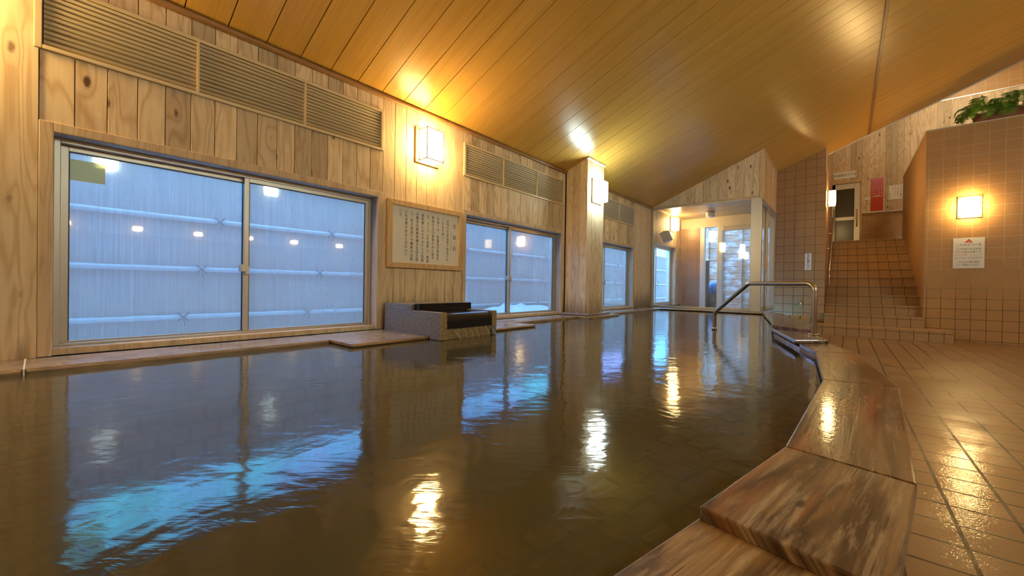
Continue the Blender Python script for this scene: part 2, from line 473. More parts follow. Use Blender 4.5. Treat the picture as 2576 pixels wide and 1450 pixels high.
def m_pane(name, fog, tint, drip=1.0, refl=0.40, spec=0.08):
    t = NT(name)
    co = t.n('TexCoord').outputs['Object']
    n = t.noise(t.vmath('MULTIPLY', co, (1,7,0.9)), 1.0, 4, 0.6)
    n2 = t.noise(t.vmath('MULTIPLY', co, (1,60,1.6)), 1.0, 3, 0.6)
    n3 = t.noise(co, 2.2, 4, 0.6)
    f = t.math('ADD', t.math('MULTIPLY', n, 0.3), t.math('ADD', t.math('MULTIPLY', n2, 0.13*drip), t.math('MULTIPLY', n3, 0.48)))
    f = t.ramp(f, [(0.30, max(0.0,fog-0.14)),(0.70, min(1.0,fog+0.12))])
    tr = t.n('BsdfTransparent', Color=tint)
    tl = t.n('BsdfTranslucent', Color=(0.42,0.38,0.35))
    df = t.n('BsdfDiffuse', Color=(0.66,0.69,0.74))
    haze = t.n('MixShader', Fac=0.50, i1=tl, i2=df)
    body = t.n('MixShader', Fac=f, i1=tr, i2=haze)
    fr = t.n('LayerWeight', Blend=0.35).outputs['Fresnel']
    gl = t.n('BsdfGlossy', Color=(1,1,1), Roughness=t.math('MULTIPLY_ADD', n3, 0.06, 0.0))
    fac = t.math('MULTIPLY_ADD', fr, refl, spec, clamp=True)
    return t.done(t.n('MixShader', Fac=fac, i1=body, i2=gl))
M['pane'] = m_pane('steamed_glass', 0.40, (0.95,0.98,1.0), spec=0.04)
M['pane_clear'] = m_pane('lightly_steamed_glass', 0.12, (0.97,0.98,0.98), drip=0.4, refl=0.16, spec=0.02)
M['pane_dark'] = plain('smoked_figured_glass', (0.05,0.042,0.025), 0.25, Specular_IOR_Level=0.6)

def m_water():
    t = NT('spring_water')
    co = t.n('TexCoord').outputs['Object']
    a = t.noise(t.vmath('MULTIPLY', co, (1.0,1.0,1.0)), 5.0, 3, 0.55, 0.4)
    b = t.noise(t.vmath('MULTIPLY', t.n('VectorRotate', {'rotation_type':'Z_AXIS'}, Vector=co, Angle=-0.698), (7,26,1)), 1.0, 4, 0.6, 0.5)
    c = t.noise(co, 1.1, 2)
    h = t.math('ADD', t.math('MULTIPLY', a, 0.5), t.math('ADD', t.math('MULTIPLY', b, 0.10), t.math('MULTIPLY', c, 0.5)))
    nrm = t.bump(h, 0.40, 0.014)
    tr = t.n('BsdfTransparent', Color=(0.96,0.94,0.86))
    df = t.n('BsdfDiffuse', Color=(0.130,0.112,0.058))
    body = t.n('MixShader', Fac=0.50, i1=tr, i2=df)
    gl = t.n('BsdfGlossy', Color=(1,1,1), Roughness=0.075, Normal=nrm)
    fr = t.n('Fresnel', IOR=1.38, Normal=nrm)
    t.done(t.n('MixShader', Fac=fr, i1=body, i2=gl))
    ab = t.n('VolumeAbsorption', Color=(0.52,0.38,0.06), Density=3.2)
    t.t.links.new(ab.outputs[0], t.out.inputs['Volume'])
    return t.m
M['water'] = m_water()

def m_emit(name, col, st):
    t = NT(name)
    return t.done(t.n('Emission', Color=col, Strength=st))

# ------------------------------------------------------------------ lettering
_font = None
def lettering(name, items, m, parent, origin, ux, uz, nrm):
    """items: (text, x, y, size, vertical[, x squeeze]) in metres on the sign face; one mesh"""
    ux, uz, nrm = Vector(ux), Vector(uz), Vector(nrm)
    vs, fs = [], []
    for it in items:
        txt, x, y, size, vert = it[:5]
        sq = it[5] if len(it) > 5 else 1.0
        step = it[6] if len(it) > 6 else 1.0
        glyphs = []
        if vert:
            for i, ch in enumerate(txt): glyphs.append((ch, x, y-i*size*step))
        else: glyphs.append((txt, x, y))
        for (g, gx, gy) in glyphs:
            if not g.strip(): continue
            cu = bpy.data.curves.new('glyph', 'FONT')
            cu.body = g; cu.size = size; cu.align_x = 'CENTER'; cu.align_y = 'CENTER'
            cu.resolution_u = 2
            ob = bpy.data.objects.new('glyph', cu)
            COL.objects.link(ob)
            dg = bpy.context.evaluated_depsgraph_get()
            me = bpy.data.meshes.new_from_object(ob.evaluated_get(dg))
            if vert and g in '、。': gx += size*0.55; gy += size*0.55
            i0 = len(vs)
            for v in me.vertices:
                q = v.co
                if vert and g in '（）ー': qx, qy = q.y, -q.x
                else: qx, qy = q.x*sq, q.y
                vs.append(Vector(origin)+ux*(gx+qx)+uz*(gy+qy)+nrm*0.0012)
            fs += [tuple(k+i0 for k in p.vertices) for p in me.polygons]
            bpy.data.objects.remove(ob); bpy.data.curves.remove(cu); bpy.data.meshes.remove(me)
    mb = MB(); mb.raw(vs, fs)
    return mb.build(name, m, parent, fix=False)

# ================================================================== LARGE STRUCTURE
# pool rim, drawn first because the floor and the basin follow it
RI = [(-0.62,YB), (-0.46,-1.2), (-0.31,0.02), (-0.168,0.648), (-0.094,1.015), (-0.061,1.869), (-0.123,2.684), (-0.235,3.00), (-0.46,3.79), (-0.62,5.10), (-0.93,6.78)]
RO = [(-0.36,YB), (-0.20,-1.2), (-0.09,0.02), (0.045,0.60), (0.098,0.968), (0.145,1.905), (0.055,2.773), (-0.080,3.15), (-0.20,3.58), (-0.29,5.00), (-0.72,6.95)]
mid = [((a[0]+b[0])/2, (a[1]+b[1])/2) for a, b in zip(RI, RO)]

f = MB()
f.face([(p[0],p[1],FL) for p in mid]+[(-0.85,YT+0.3,FL),(XR+0.1,YT+0.3,FL),(XR+0.1,YB,FL)])
o = f.build('floor', M['tile_floor'], uvo=(0.125,0.043,0))
struct(o)

# pool basin: deep floor, shallow bench along the rim, sides
PB = -0.98; BN = -0.62
bench = [(a[0]-0.44-(0.06 if i in (4,5,6) else 0), a[1]+0.02) for i, a in enumerate(RI)]
f = MB()
f.face([(-2.75,YB,PB),(0.2,YB,PB),(0.2,7.0,PB),(-2.75,7.0,PB)])
def pool_uv(x, y):
    a = math.radians(13.6); return (y*math.cos(a)+x*math.sin(a), x*math.cos(a)-y*math.sin(a))
for i in range(len(RI)-1):
    a, b, c, d = bench[i], bench[i+1], mid[i+1], mid[i]
    f.face([(a[0],a[1],BN),(d[0],d[1],BN),(c[0],c[1],BN),(b[0],b[1],BN)], [pool_uv(*q) for q in (a,d,c,b)])
    f.face([(a[0],a[1],PB),(a[0],a[1],BN),(b[0],b[1],BN),(b[0],b[1],PB)])
f.uv[0] = [pool_uv(*q) for q in ((-2.75,YB),(0.2,YB),(0.2,7.0),(-2.75,7.0))]
f.face([(-2.43,YB,PB),(-2.43,7,PB),(-2.43,7,WZ+.01),(-2.43,YB,WZ+.01)])
f.face([(-2.75,6.78,PB),(-.3,6.78,PB),(-.3,6.78,WZ+.01),(-2.75,6.78,WZ+.01)])
o = f.build('pool_basin_floor', M['tile_pool'], fix=False)
struct(o)

# water: a closed body, its top ruffled by the material
f = MB()
wp = [(p[0]+0.03,p[1]) for p in RI]
wp = [(-2.40,YB+.01)]+[(wp[0][0],YB+.01)]+wp[1:-1]+[(-0.93,6.77),(-2.40,6.77)]
f.prism(wp, PB+0.004, WZ)
water = f.build('pool_water', M['water'])
tag(water, 'still olive green spring water filling the whole bath', 'water', kind='stuff')

# rim kerb under the boards
f = MB()
for i in range(len(RI)-1):
    a, b, c, d = RI[i], RI[i+1], RO[i+1], RO[i]
    zt = -0.352 if i > 2 else -0.3695
    q = [(a[0]+.022,a[1]),(b[0]+.022,b[1]),(c[0]-.02,c[1]),(d[0]-.02,d[1])]
    f.prism(q, PB, zt)
M['kerb'] = m_rim('rim_kerb_wood', 5.0, (0.34,0.22,0.10), (0.20,0.115,0.05), (0.40,0.30,0.17), 0.3)
o = f.build('pool_curb', M['kerb'])
struct(o)

# ---- ceiling: sloping planks with open joints, trims
f = MB()
NP = int((YC-YB)/0.195)+1
y = 0.688-0.195*20
while y < YC:
    a, b = max(y, YB), min(y+0.195, YC)
    if b > YB+0.01:
        g = 0.0028
        x0, x1 = -D-0.02, XR+0.05
        r = random.random()
        z0, z1 = ceil_z(x0), ceil_z(x1)
        f.raw([(x0,a+g,z0),(x1,a+g,z1),(x1,b-g,z1),(x0,b-g,z0),(x0,a+g,z0+.012),(x1,a+g,z1+.012),(x1,b-g,z1+.012),(x0,b-g,z0+.012)],
              [(0,3,2,1),(0,1,5,4),(1,2,6,5),(2,3,7,6),(3,0,4,7)], r)
    y += 0.195
o = f.build('ceiling', M['ceiling']); struct(o)
f = MB()
f.raw([(-D-.3,YB-.1,ceil_z(-D-.3)+.016),(XR+.1,YB-.1,ceil_z(XR+.1)+.016),(XR+.1,YC,ceil_z(XR+.1)+.016),(-D-.3,YC,ceil_z(-D-.3)+.016),
       (-D-.3,YB-.1,ceil_z(-D-.3)+.1),(XR+.1,YB-.1,ceil_z(XR+.1)+.1),(XR+.1,YC,ceil_z(XR+.1)+.1),(-D-.3,YC,ceil_z(-D-.3)+.1)],
      [(0,3,2,1),(4,5,6,7),(0,1,5,4),(1,2,6,5),(2,3,7,6),(3,0,4,7)])
struct(f.build('ceiling_backing', M['molding']))
# joint strip running down the ceiling
f = MB()
xa, xb = 0.245, 0.275
f.raw([(xa,YB,ceil_z(xa)-.008),(xb,YB,ceil_z(xb)-.008),(xb,YC,ceil_z(xb)-.008),(xa,YC,ceil_z(xa)-.008),
       (xa,YB,ceil_z(xa)+.004),(xb,YB,ceil_z(xb)+.004),(xb,YC,ceil_z(xb)+.004),(xa,YC,ceil_z(xa)+.004)],
      [(0,3,2,1),(4,5,6,7),(0,1,5,4),(1,2,6,5),(2,3,7,6),(3,0,4,7)])
struct(f.build('trim_1', M['molding']))
# pale edge board where the ceiling stops above the stairs
f = MB()
x0, x1 = XS0, XR
f.raw([(x0,YC,ceil_z(x0)-.012),(x1,YC,ceil_z(x1)-.012),(x1,YC+.03,ceil_z(x1)-.012),(x0,YC+.03,ceil_z(x0)-.012),
       (x0,YC,ceil_z(x0)+.10),(x1,YC,ceil_z(x1)+.10),(x1,YC+.03,ceil_z(x1)+.10),(x0,YC+.03,ceil_z(x0)+.10)],
      [(0,3,2,1),(4,5,6,7),(0,1,5,4),(1,2,6,5),(2,3,7,6),(3,0,4,7)])
struct(f.build('trim_2', M['white']))
# rounded molding under the ceiling along the left wall
f = MB()
f.tube([(-D+.012,YB,1.428),(-D+.012,4.262,1.428)], 0.017, 10)
struct(f.build('trim_3', M['molding']))
f = MB()
f.tube([(-D+.012,4.695,1.428),(-D+.012,YG,1.428)], 0.017, 10)
struct(f.build('trim_4', M['molding']))

# ---- left wall of upright pine boards with three window bays
BW = 0.10563
bays = [(0.0,1.69), (2.52,4.22), (4.72,6.40)]
ZW0, ZW1 = -0.345, 0.70      # window casing
ZV0, ZV1 = 1.01, 1.318       # vent
wall_bm = MB(); post_bm = MB(); big_bm = MB()
def boards(mb, y0, y1, z0, z1, w, x=-D, th=0.02):
    n = max(1, round((y1-y0)/w)); w = (y1-y0)/n
    for i in range(n):
        a, b = y0+i*w+.0012, y0+(i+1)*w-.0012
        r = random.random()
        dx = random.uniform(0, .0015)
        e = .0015
        mb.raw([(x-th,a,z0),(x-e-dx,a,z0),(x-dx,a+e,z0),(x-dx,b-e,z0),(x-e-dx,b,z0),(x-th,b,z0),
                (x-th,a,z1),(x-e-dx,a,z1),(x-dx,a+e,z1),(x-dx,b-e,z1),(x-e-dx,b,z1),(x-th,b,z1)],
               [(0,1,7,6),(1,2,8,7),(2,3,9,8),(3,4,10,9),(4,5,11,10),(0,5,4,3,2,1),(6,7,8,9,10,11)], r)
for (a, b) in bays:
    boards(wall_bm, a, b, ZW1, ZV0+.01, BW)
    boards(wall_bm, a, b, ZV1-.01, 1.45, BW)
boards(post_bm, 1.69, 2.52, -0.347, 1.45, BW*0.98)
boards(post_bm, 4.22, 4.27, -0.347, 1.45, 0.06)
boards(post_bm, 4.69, 4.72, -0.347, 1.45, 0.06)
boards(post_bm, 6.40, YG, -0.347, 1.45, BW)
boards(big_bm, -0.83, 0.0, -0.347, 1.45, 0.2766, x=-D+.004)
# further back along the same wall, out of the picture
boards(wall_bm, YB, -0.83, -0.347, 1.45, BW)
wl = wall_bm.build('wall_left', M['pine']); struct(wl)
o = post_bm.build('post_panel', M['pine_smooth'], parent=wl); 
o = big_bm.build('wide_plank_panel', M['pine_post'], parent=wl)
f = MB()   # dark sheathing behind the boards, open at the bays
segs = [YB-.1, 0.02, 1.67, 2.54, 4.20, 4.74, 6.38, YG]
for i in range(0, 8, 2): f.box(-D-.10, -D-.021, segs[i], segs[i+1], -0.6, 1.6)
for (a, b) in bays:
    f.box(-D-.12, -D-.10, a, b, ZW1, 1.6); f.box(-D-.13, -D-.021, a, b, -0.6, ZW0-.005)
    f.box(-D-.10, -D-.021, a, b, ZW1-.02, ZW1+.05)
f.build('sheathing', M['cavity'], parent=wl)

# ---- windows
def window(n, y0, y1, stile, latch_y=None, full=True):
    t = bpy.data.objects.new('window_%d' % n, None); COL.objects.link(t)
    org = Vector((-D, (y0+y1)/2, ZW0)); t.location = org+Vector((0,0,H)); t['_org'] = org
    t['kind'] = 'structure'; t.empty_display_size = .05
    c = MB(); w = .043; xi = -D-.085
    c.box(xi, -D+.006, y0, y0+w, ZW0, ZW1); c.box(xi, -D+.006, y1-w, y1, ZW0, ZW1)
    c.box(xi, -D+.006, y0+w, y1-w, ZW1-w, ZW1)
    c.build('casing', M['casing'], t, bevel=.003)
    c = MB(); e = .0015
    c.box(xi, -D+.001, y0+w, y0+w+e, ZW0+.03, ZW1-w); c.box(xi, -D+.001, y1-w-e, y1-w, ZW0+.03, ZW1-w)
    c.box(xi, -D+.001, y0+w, y1-w, ZW1-w-e, ZW1-w)
    c.build('reveal', M['reveal'], t)
    c = MB(); c.box(xi, -D-.012, y0+w, y1-w, ZW0, ZW0+.032)
    c.build('sill', M['casing'], t, bevel=.003)
    a, b = y0+w+.002, y1-w-.002; z0, z1 = ZW0+.032, ZW1-w-.002
    c = MB(); q = .022
    c.box(-D-.16, -D-.075, a, a+q, z0, z1); c.box(-D-.16, -D-.075, b-q, b, z0, z1)
    c.box(-D-.16, -D-.075, a+q, b-q, z1-q, z1); c.box(-D-.16, -D-.075, a+q, b-q, z0, z0+.012)
    c.build('frame', M['alu'], t, bevel=.002)
    zb = z0+.012; zt = z1-q
    # rear sash on the left, front sash on the right
    for k, (s0, s1, x) in enumerate([(a+q, stile+.012, -D-.125), (stile-.018, b-q, -D-.092)]):
        c = MB(); sw = .026; th = .022
        c.box(x-th/2, x+th/2, s0, s0+sw, zb, zt); c.box(x-th/2, x+th/2, s1-sw, s1, zb, zt)
        c.box(x-th/2, x+th/2, s0+sw, s1-sw, zt-.024, zt); c.box(x-th/2, x+th/2, s0+sw, s1-sw, zb, zb+.008)
        sa = c.build('sash', M['alu'], t, bevel=.0015)
        c = MB(); c.box(x-.003, x+.003, s0+sw-.002, s1-sw+.002, zb+.007, zt-.022)
        c.build('pane', M['pane'], sa, fix=True)
        g = MB(); gw = .004
        g.box(x-.006, x+.006, s0+sw, s0+sw+gw, zb+.008, zt-.024); g.box(x-.006, x+.006, s1-sw-gw, s1-sw, zb+.008, zt-.024)
        g.box(x-.006, x+.006, s0+sw, s1-sw, zt-.028, zt-.024)
        g.build('gasket', M['rubber'], sa)
    c = MB(); zl = 0.075
    c.box(-D-.082, -D-.062, stile-.014, stile+.006, zl-.03, zl+.022)
    c.box(-D-.116, -D-.062, stile-.036, stile-.012, zl-.012, zl+.030)
    c.build('latch', M['alu'], t, bevel=.002)
    return t
window(1, 0.0, 1.69, 0.822)
window(2, 2.52, 4.22, 3.30)
window(3, 4.72, 6.40, 5.50)
# faded yellow sticker on the first pane
f = MB(); f.box(-D-.1215, -D-.1205, 0.09, 0.215, 0.475, 0.575)
t = NT('faded_yellow_film'); M['film'] = t.done(t.n('MixShader', Fac=0.42, i1=t.n('BsdfTransparent', Color=(.97,.93,.70)), i2=t.n('BsdfDiffuse', Color=(0.80,0.62,0.22))))
tag(f.build('yellow_sticker', M['film']), 'faded yellow square sticker in the top corner of the largest window pane', 'sticker')

# ---- louvred vents over the windows
def vent(y0, y1, divs, label):
    t = thing('air_vent', label, 'air vent', (-D, (y0+y1)/2, ZV0), group='louvred air vents above the windows')
    c = MB(); w = .024; xo = -D+.012
    c.box(-D-.02, xo, y0, y0+w, ZV0, ZV1); c.box(-D-.02, xo, y1-w, y1, ZV0, ZV1)
    c.box(-D-.02, xo, y0+w, y1-w, ZV0, ZV0+w*.8); c.box(-D-.02, xo, y0+w, y1-w, ZV1-w*.8, ZV1)
    c.build('frame', M['beige'], t, bevel=.003)
    for d in divs:
        c = MB(); c.box(-D-.015, xo-.001, d-.005, d+.005, ZV0+.018, ZV1-.018)
        c.build('divider', M['beige'], t)
    c = MB(); n = 12; z0, z1 = ZV0+.022, ZV1-.022
    ed = [y0+w]+divs+[y1-w]
    for j in range(len(ed)-1):
        for i in range(n):
            zc = z0+(i+.5)*(z1-z0)/n
            a, b = ed[j]+.004, ed[j+1]-.004
            dz = .0095; jt = random.uniform(-.0015,.0015)
            pf = [(-D-.012, zc-dz*.8+jt), (-D+.000, zc-dz*.2+jt), (-D+.006, zc+dz*.95+jt), (-D+.003, zc+dz+jt), (-D-.004, zc+jt), (-D-.014, zc-dz*.6+jt)]
            c.extrude(pf, 'y', a, b, random.random())
    c.build('louvre', M['louvre'], t)
    c = MB(); c.box(-D-.06, -D-.045, y0+.01, y1-.01, ZV0+.01, ZV1-.01)
    c.build('back_panel', M['cavity'], t)
vent(-.016, 1.69, [.556, 1.115], 'long beige louvred vent above the largest nearest window')
vent(2.52, 4.22, [3.075, 3.645], 'beige louvred vent between the hanging notice board and the wooden pillar')
vent(4.72, 6.40, [5.25, 5.805], 'farthest beige louvred vent, half hidden by the white lamp on the pillar')

# ---- pillar
f = MB()
PX = -2.412
boards_y = [(4.267, -2.72, PX)]
def yboards(mb, x0, x1, z0, ztop, w, y, th=.02, sgn=-1):
    n = max(1, round((x1-x0)/w)); w = (x1-x0)/n
    for i in range(n):
        a, b = x0+i*w+.001, x0+(i+1)*w-.001
        za, zb = (ztop(a), ztop(b)) if callable(ztop) else (ztop, ztop)
        y0, y1 = (y, y+th) if sgn < 0 else (y-th, y)
        mb.raw([(a,y0,z0),(b,y0,z0),(b,y1,z0),(a,y1,z0),(a,y0,za),(b,y0,zb),(b,y1,zb),(a,y1,za)],
               [(0,3,2,1),(4,5,6,7),(0,1,5,4),(1,2,6,5),(2,3,7,6),(3,0,4,7)], random.random())
yboards(f, -D, PX, -.325, lambda x: ceil_z(x)-.001, .103, 4.267)
boards(f, 4.267, 4.69, -.325, ceil_z(PX)-.001, .106, x=PX)
yboards(f, -D, PX, -.325, lambda x: ceil_z(x)-.001, .103, 4.69, sgn=1)
M['pine_pillar'] = wood('pillar_boards', (0.78,0.62,0.41), (0.58,0.41,0.24), stain=0.35, stain_col=(0.28,0.16,0.09), knots=0.25, var=0.15,
                        low=(-0.60,-0.36,0.5,0.85,(0.19,0.13,0.085)))
pil = f.build('pillar', M['pine_pillar']); struct(pil)
f = MB(); f.box(-D, PX-.021, 4.288, 4.669, -.33, 1.5); f.build('core', M['cavity'], pil)
f = MB(); f.box(-D+.001, -D+.012, 4.255, 4.2665, -.34, 1.41); f.build('corner_joint', M['cavity'], pil)
f = MB()
f.raw([(PX-.005,4.25,ceil_z(PX)-.024),(PX+.02,4.25,ceil_z(PX)-.014),(PX+.02,4.71,ceil_z(PX)-.014),(PX-.005,4.71,ceil_z(PX)-.024),
       (PX-.005,4.25,ceil_z(PX)),(PX+.02,4.25,ceil_z(PX)+.008),(PX+.02,4.71,ceil_z(PX)+.008),(PX-.005,4.71,ceil_z(PX))],
      [(0,3,2,1),(4,5,6,7),(0,1,5,4),(1,2,6,5),(2,3,7,6),(3,0,4,7)])
f.build('cap_trim', M['casing'], pil)
f = MB(); f.box(-D, -2.335, 4.19, 4.77, -.347, -.322)
pl = f.build('pillar_plinth', M['ledge'], bevel=.006); struct(pl)
f = MB(); f.box(-D, -2.255, 4.09, 4.87, -.40, -.349)
f.build('lower_step', M['ledge_edge'], pl, bevel=.008)

# ---- stone ledge under the windows, in lengths
ZL = -0.348
def ledge(poly, label, z0=-.60):
    f = MB(); f.prism(poly, z0, ZL-.001)
    a = f.build('stone_ledge', M['ledge_edge'], bevel=.010, seg=3)
    g = MB()
    cx = sum(p[0] for p in poly)/len(poly); cy = sum(p[1] for p in poly)/len(poly)
    sh = [(p[0]+(-.008 if p[0] > -2.6 else 0), p[1]+(.0 if True else 0)) for p in poly]
    g.prism(sh, ZL-.004, ZL)
    g.build('wet_top', M['ledge'], a)
    tag(a, label, 'ledge', 'stone coping along the window wall')
ledge([(-D+.006,YB),(-2.41,YB),(-2.41,-0.035),(-D,-0.035)], 'stone ledge at the foot of the wide pine plank post, left edge of the photo')
ledge([(-D+.006,-0.029),(-2.41,-0.029),(-2.41,1.15),(-D,1.15)], 'long wet stone ledge under the largest window')
ledge([(-D+.006,1.154),(-2.145,1.154),(-2.145,1.696),(-2.70,1.696),(-2.70,2.249),(-2.145,2.249),(-2.145,2.905),(-D,2.905)], 'broad wet stone slab under the water spout', -.3692)
ledge([(-D+.006,2.909),(-2.41,2.909),(-2.41,4.09),(-D,4.09)], 'stone ledge between the water spout and the pillar')
ledge([(-D+.006,4.87),(-2.41,4.87),(-2.41,YG),(-D,YG)], 'stone ledge beyond the pillar up to the glass wall')
f = MB(); f.box(-D, -2.405, -.0345, -.0295, -.40, ZL+.0006)
struct(f.build('trim_5', M['white']))
f = MB(); f.prism([(-2.41,6.78),(-0.93,6.78),(-0.70,6.96),(-1.0,YG),(-2.41,YG)], -.60, ZL)
tag(f.build('stone_ledge', M['ledge_edge'], bevel=.008, seg=3), 'stone ledge at the foot of the glass wall at the far end of the bath', 'ledge', 'stone coping along the window wall')

# ---- rim boards
def rim_board(poly, z, th, mat, label):
    """poly: inner near, inner far, outer far, outer near"""
    a, b, c, d = [Vector((p[0],p[1],0)) for p in poly]
    f = MB()
    nu, nv = 6, 14
    rng = random.Random(int(a.x*1000)+int(b.y*1000))
    L = ((b-a).length+(c-d).length)/2; Wd = ((d-a).length+(c-b).length)/2
    f.prism([tuple(p)[:2] for p in (a,b,c,d)], z-th, z)
    # uv: u across, v along
    org = (a+d)/2; dr = ((b+c)/2-org).normalized(); pr = Vector((dr.y,-dr.x,0))
    for k, fc in enumerate(f.f):
        uv = []
        for vi in fc:
            p = Vector(f.v[vi]); q = p-org
            uv.append((q.dot(pr)+(p.z-z)*0.7, q.dot(dr)+(p.z-z)*0.3))
        f.uv[k] = uv
    o = f.build('rim_board', mat, loc=(org.x, org.y, z), bevel=.0035, seg=2)
    tag(o, label, 'rim board', 'wet wooden boards capping the bath rim')
    return o
BASE = (0.36,0.205,0.090); DRK = (0.17,0.085,0.036); WORN = (0.42,0.30,0.16)
rm = [m_rim('rim_wood_a', 1.0, (0.42,0.27,0.13), (0.16,0.09,0.045), (0.52,0.40,0.25), 0.42, 0.8, 0.12),
      m_rim('rim_wood_b', 2.3, (0.31,0.20,0.105), (0.10,0.060,0.036), (0.46,0.36,0.25), 0.38, 0.8, 0.15),
      m_rim('rim_wood_c', 3.9, (0.24,0.15,0.075), (0.085,0.052,0.030), (0.34,0.24,0.13), 0.24, 0.30, 0.75),
      m_rim('rim_wood_d', 6.2, (0.27,0.15,0.066), (0.12,0.062,0.028), (0.30,0.20,0.10), 0.24, 0.25, 0.6)]
e = .0015
rim_board([(-0.46,-1.2),(-0.31,0.02),(-0.09,0.02),(-0.20,-1.2)], -.350, .018, rm[0], 'rim board beside the photographer')
rim_board([(-0.31,0.022),(-0.1655,0.660),(0.046,0.612),(-0.09,0.022)], -.350, .018, rm[0], 'lowest knotty rim board at the bottom edge of the photo, tucked under the next one')
rim_board([(-0.166,0.646),(-0.094,1.014),(0.098,0.967),(0.047,0.602)], -.330, .022, rm[1], 'nearest raised rim board, scuffed and streaked with orange')
rim_board([(-0.094,1.017),(-0.061,1.868),(0.145,1.903),(0.098,0.970)], -.330, .022, rm[2], 'glossy rim board mirroring the stair lamp and red poster')
rim_board([(-0.061,1.871),(-0.123,2.682),(0.055,2.770),(0.145,1.906)], -.330, .022, rm[3], 'tapering dark rim board just beyond the glossy one')
rim_board([(-0.123,2.685),(-0.215,3.01),(-0.080,3.16),(0.055,2.773)], -.330, .022, rm[3], 'short rim board directly below the raised one that carries the handrail')
rim_board([(-0.235,2.985),(-0.46,3.78),(-0.195,3.58),(-0.078,3.145)], -.308, .0215, rm[2], 'raised rim board at the foot of the steel handrail')
rim_board([(-0.452,3.80),(-0.60,4.95),(-0.275,4.85),(-0.192,3.60)], -.288, .055, rm[3], 'thick brown rim block behind the handrail')
rim_board([(-0.60,4.955),(-0.93,6.775),(-0.72,6.94),(-0.29,4.87)], -.338, .02, rm[3], 'last rim board running up to the glass corner')

# ---- glass room at the far end
def gable(mb):
    yboards(mb, -D, XG, 1.452, lambda x: ceil_z(x)-.001, .125, YG)
f = MB(); gable(f)
n = 8
for i in range(n):
    a, b = YG+.02+i*(YT-YG-.02)/n+.001, YG+.02+(i+1)*(YT-YG-.02)/n-.001
    f.box(XG-.02, XG, a, b, 1.43, ceil_z(XG)-.001, random.random())
gab = f.build('wall_gable', M['pine_far']); struct(gab)
f = MB(); f.box(-D, XG-.03, YG-.010, YG+.02, 1.425, 1.452)
f.box(XG-.03, XG+.008, YG-.010, YG+.02, 1.40, ceil_z(XG)); f.box(XG-.01, XG+.008, YG+.02, YT, 1.40, 1.432)
f.build('header_trim', M['casing'], gab, bevel=.002)
f = MB()
f.raw([(XG-.01,YG-.012,ceil_z(XG)-.022),(XG+.018,YG-.012,ceil_z(XG)-.012),(XG+.018,YT,ceil_z(XG)-.012),(XG-.01,YT,ceil_z(XG)-.022),
       (XG-.01,YG-.012,ceil_z(XG)),(XG+.018,YG-.012,ceil_z(XG)+.008),(XG+.018,YT,ceil_z(XG)+.008),(XG-.01,YT,ceil_z(XG))],
      [(0,3,2,1),(4,5,6,7),(0,1,5,4),(1,2,6,5),(2,3,7,6),(3,0,4,7)])
f.build('cove_trim', M['casing'], gab)

gt = bpy.data.objects.new('wall_glass', None); COL.objects.link(gt)
gt.location = Vector((-1.9,YG,ZL+H)); gt['_org'] = Vector((-1.9,YG,ZL)); gt['kind'] = 'structure'
f = MB(); f.box(-D, -D+.035, YG-.005, YG+.035, ZL, 1.425); f.box(-D+.035, -1.155, YG-.005, YG+.035, ZL, ZL+.035)
f.box(-D+.035, -1.155, YG-.005, YG+.035, 1.405, 1.425)
f.build('frame', M['alu'], gt, bevel=.003)
f = MB(); f.box(-1.155, XG, YG-.008, YG+.10, ZL, 1.425); f.build('corner_post', M['alu_grey'], gt, bevel=.004)
f = MB(); f.box(-D+.033, -1.153, YG+.012, YG+.018, ZL+.033, 1.407); f.build('pane', M['pane_clear'], gt)
# sliding doors along its side
sd = bpy.data.objects.new('door_2', None); COL.objects.link(sd)
sd.location = Vector((XG,7.95,ZL+H)); sd['_org'] = Vector((XG,7.95,ZL)); sd['kind'] = 'structure'
f = MB(); f.box(XG-.09, XG-.005, YT-.05, YT, -.40, 1.40); f.box(XG-.09, XG-.005, YG+.10, YT-.05, 1.36, 1.40); f.box(XG-.09, XG-.005, YG+.10, YT-.05, -.40, -.36)
f.build('frame', M['alu_grey'], sd, bevel=.003)
for (a, b, x) in [(YG+.11, 7.98, XG-.065), (7.90, YT-.055, XG-.03)]:
    f = MB(); w = .055
    f.box(x-.014, x+.014, a, a+w, -.36, 1.36); f.box(x-.014, x+.014, b-w, b, -.36, 1.36)
    f.box(x-.014, x+.014, a+w, b-w, 1.30, 1.36); f.box(x-.014, x+.014, a+w, b-w, -.36, -.28)
    s_ = f.build('sash', M['alu'], sd, bevel=.003)
    f = MB(); f.box(x-.003, x+.003, a+w-.002, b-w+.002, -.282, 1.302); f.build('pane', M['pane_clear'], s_)
f = MB(); f.lathe([(0.0,.0),(.115,.0),(.125,.004),(.128,.010),(.120,.016),(0.0,.018)], c=(XG-.008,7.66,.41), axis='x', n=32)
tag(f.build('round_plaque', M['tan']), 'round tan disc on the sliding glass door', 'disc')

